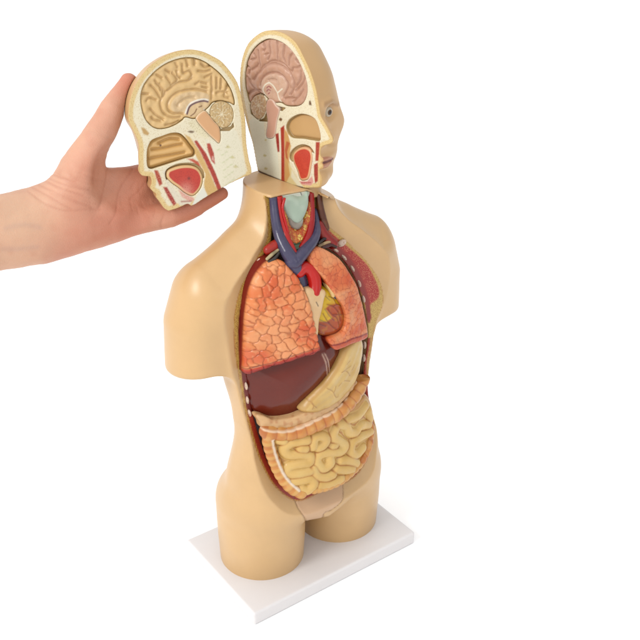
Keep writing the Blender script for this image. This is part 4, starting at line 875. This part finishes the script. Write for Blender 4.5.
# ---------------------------------------------------------------- the hand
skin = paintmat('human_skin', rough=0.5, bump=0.35, bscale=700, dscale=600, coat=0.0, sss=0.12, var=0.04, spec=0.35)
person = None
def hq(px, py, w): return tuple(FH.at(px, py, w))
arm = [hq(-150, 262, 42), hq(-60, 246, 38), hq(0, 232.5, 34), hq(38, 226, 31), hq(76, 214, 26), hq(104, 208, 25)]
CH_ = {
 'thumb': ([hq(66, 205, 22), hq(82, 172, 18), hq(97, 140, 16), hq(112, 110, 20), hq(128.5, 82, 27)], [17, 17.5, 12.6, 9.6, 6.6]),
 'index': ([hq(110, 200, 26), hq(143, 178, 30), hq(172, 160, 46), hq(195, 148, 50), hq(212, 142, 46)], [14, 10, 9.0, 8.2, 6.8]),
 'middle': ([hq(105, 208, 26), hq(146, 192, 32), hq(180, 176, 46), hq(205, 164, 48), hq(222, 156, 43)], [14, 10.2, 9.2, 8.4, 7.0]),
 'ring': ([hq(100, 218, 26), hq(146, 205, 28), hq(180, 195, 36), hq(204, 184, 38), hq(222, 176, 33)], [14, 10.2, 9.0, 8.2, 6.8]),
 'little': ([hq(95, 228, 24), hq(138, 219.5, 21), hq(170, 214.5, 18.5), hq(196, 205.5, 19), hq(222, 193.5, 20)], [13, 11.5, 10.4, 8.8, 5.2]),
}
def pl_(pts): return [tuple(FH.at(a, b, 20)[:2]) for a, b in pts]
creases = [[(34, 189), (46, 194), (56, 200), (66, 205)], [(40, 186), (52, 190), (62, 194), (76, 199), (90, 205.6)], [(46, 182), (60, 187), (78, 191)], [(30, 193), (40, 200), (52, 205), (64, 206.5), (80, 205), (95, 206)], [(50, 179), (64, 183), (84, 186)], [(52, 175), (70, 178)],
 [(107, 152), (108, 165), (104, 182), (98, 196), (92, 206)], [(138, 166), (128, 176), (118, 190), (112, 206), (104, 220)], [(146, 180), (138, 190), (128, 198)], [(160, 212), (157, 220), (159, 228)]]
_all = np.concatenate([np.array(pl_(c_)) for c_ in creases]); CR = strokefield([pl_(c_) for c_ in creases], _all.min(0)-12, _all.max(0)+12, 0.7)
rs_ = np.random.RandomState(4); fw = []
for i_ in range(26):
    t_ = rs_.rand(); a0 = np.array((34+34*t_, 190-26*t_))+rs_.randn(2)*1.5; b0 = np.array((84+16*t_, 206-30*t_))+rs_.randn(2)*3; k0, k1 = sorted(rs_.rand(2)); k1 = max(k1, k0+.25)
    m0 = (a0+b0)/2+np.array((-1.5, 3.0))+rs_.randn(2); f_ = lambda t: (1-t)**2*a0+2*t*(1-t)*m0+t*t*b0
    fw.append([tuple(f_(k0+(k1-k0)*q_)) for q_ in (0, .33, .66, 1)])
for i_ in range(22):
    c0 = np.array((112+rs_.rand()*60, 185+rs_.rand()*34)); a_ = rs_.rand()*1.2+0.7; L_ = 3+rs_.rand()*6; fw.append([tuple(c0), tuple(c0+L_*np.array((math.cos(a_), -math.sin(a_)))+rs_.randn(2)*.5)])
_all = np.concatenate([np.array(pl_(c_)) for c_ in fw]); CR2 = strokefield([pl_(c_) for c_ in fw], _all.min(0)-6, _all.max(0)+6, 0.5)
ll_ = pl_([(112, 150), (111, 168), (106, 184), (99, 197), (92, 206)]); LL = strokefield([ll_], np.array(ll_).min(0)-14, np.array(ll_).max(0)+14, 1.0)
def f_hand(u, v, w):
    p = (u, v, w)
    # forearm, flattened in depth
    sc = np.array([1, 1, 1.25]); ps = (u, v, w*1.25); A = [np.array(a)*sc for a in arm]
    d = tube(ps, A, [30, 29.5, 28.6, 30, 30.5, 27])*0.9
    q = [np.array(a)*sc for a in (hq(96, 221, 26), hq(128, 214, 26))]; d = smin(d, tube(ps, q, [19, 15])*0.9, 7)
    q = [np.array(a)*sc for a in (hq(104, 190, 24), hq(136, 184, 30))]; d = smin(d, tube(ps, q, [18, 14])*0.9, 8)
    P_, R_ = CH_['thumb']; d = smin(d, tube(p, P_, R_), 9)
    fs = None
    for k in ('index', 'middle', 'ring', 'little'):
        P_, R_ = CH_[k]; t = tube(p, P_, R_); fs = t if fs is None else smin(fs, t, 1.6)
    d = smin(d, fs, 5)
    # palm hollow that cradles the model, and relief of the skin
    d = smax(d, -ell(p, hollow, (26, 26, 15)), 8)
    g = CR(u, v); d = d+np.where(w < 30, 0.35*np.exp(-(g/0.8)**2)+0.9*np.exp(-(LL(u, v)/4.0)**2)+0.22*np.exp(-(CR2(u, v)/0.55)**2), 0)
    d = d-0.5*noise3(u, v, w, 14)-0.10*noise3(u, v, w, 3.0)
    d = smax(d, -(HH.solid(u, v, w)-0.3), 0.6) if True else d      # the hand only touches the model
    return d
hollow = hq(128, 176, 4)
def p_hand(P):
    u, v, w = P.T; p = Paint(len(P), (232, 183, 156)); n = noise3(u, v, w, 20); m = noise3(u, v, w, 7)
    p.over(sstep(-.2, .8, n)*0.45, (224, 158, 132)); p.over(sstep(-.1, -.8, n)*0.35, (236, 194, 162)); p.over(sstep(0, .9, m)*0.25, (210, 140, 114))
    for (a, b, r, k) in ((75, 238, 30, .5), (125, 225, 26, .55), (128, 82, 16, .65), (95, 165, 20, .35), (140, 190, 22, .5), (215, 198, 20, .6), (185, 210, 22, .5)):
        q = pl_([(a, b)])[0]; p.over(np.exp(-(np.hypot(u-q[0], v-q[1])/r)**2)*k, (218, 134, 108))
    q = pl_([(10, 215)])[0]; p.over(np.exp(-(np.hypot(u-q[0], v-q[1])/34)**2)*.6, (228, 194, 164))
    p.over(np.exp(-(CR(u, v)/0.8)**2)*0.22*(w < 30), (186, 106, 80)); p.over(np.exp(-(CR2(u, v)/0.5)**2)*0.16*(w < 30), (190, 112, 88))
    for vn in ([(4, 226), (20, 222), (36, 224)], [(2, 247), (18, 246), (34, 244)]):
        s_ = strokefield([pl_(vn)], np.array(pl_(vn)).min(0)-8, np.array(pl_(vn)).max(0)+8, 1.0); p.over(np.exp(-(s_(u, v)/2.2)**2)*0.18*(w < 30), (170, 150, 150))
    return p
allp = np.array([a for P_, R_ in CH_.values() for a in P_]+arm+[hq(60, 262, 30)])
lo = allp.min(0)-30; hi = allp.max(0)+30
P_, Q_ = snet(f_hand, lo, hi, 1.15, 2)
if np.linalg.det(FH.M) < 0: Q_ = Q_[:, ::-1]
o_ = np.array(FH.w(hq(110, 200, 24))); PR = (o_, np.eye(3))
pw = FH.w(P_)-o_
person = link('person', pw, Q_, p_hand(P_), skin, None, None); person.location = tuple(o_*S)
person['label'] = 'left hand and bare forearm, thumb up, holding the loose half head'; person['category'] = 'hand'
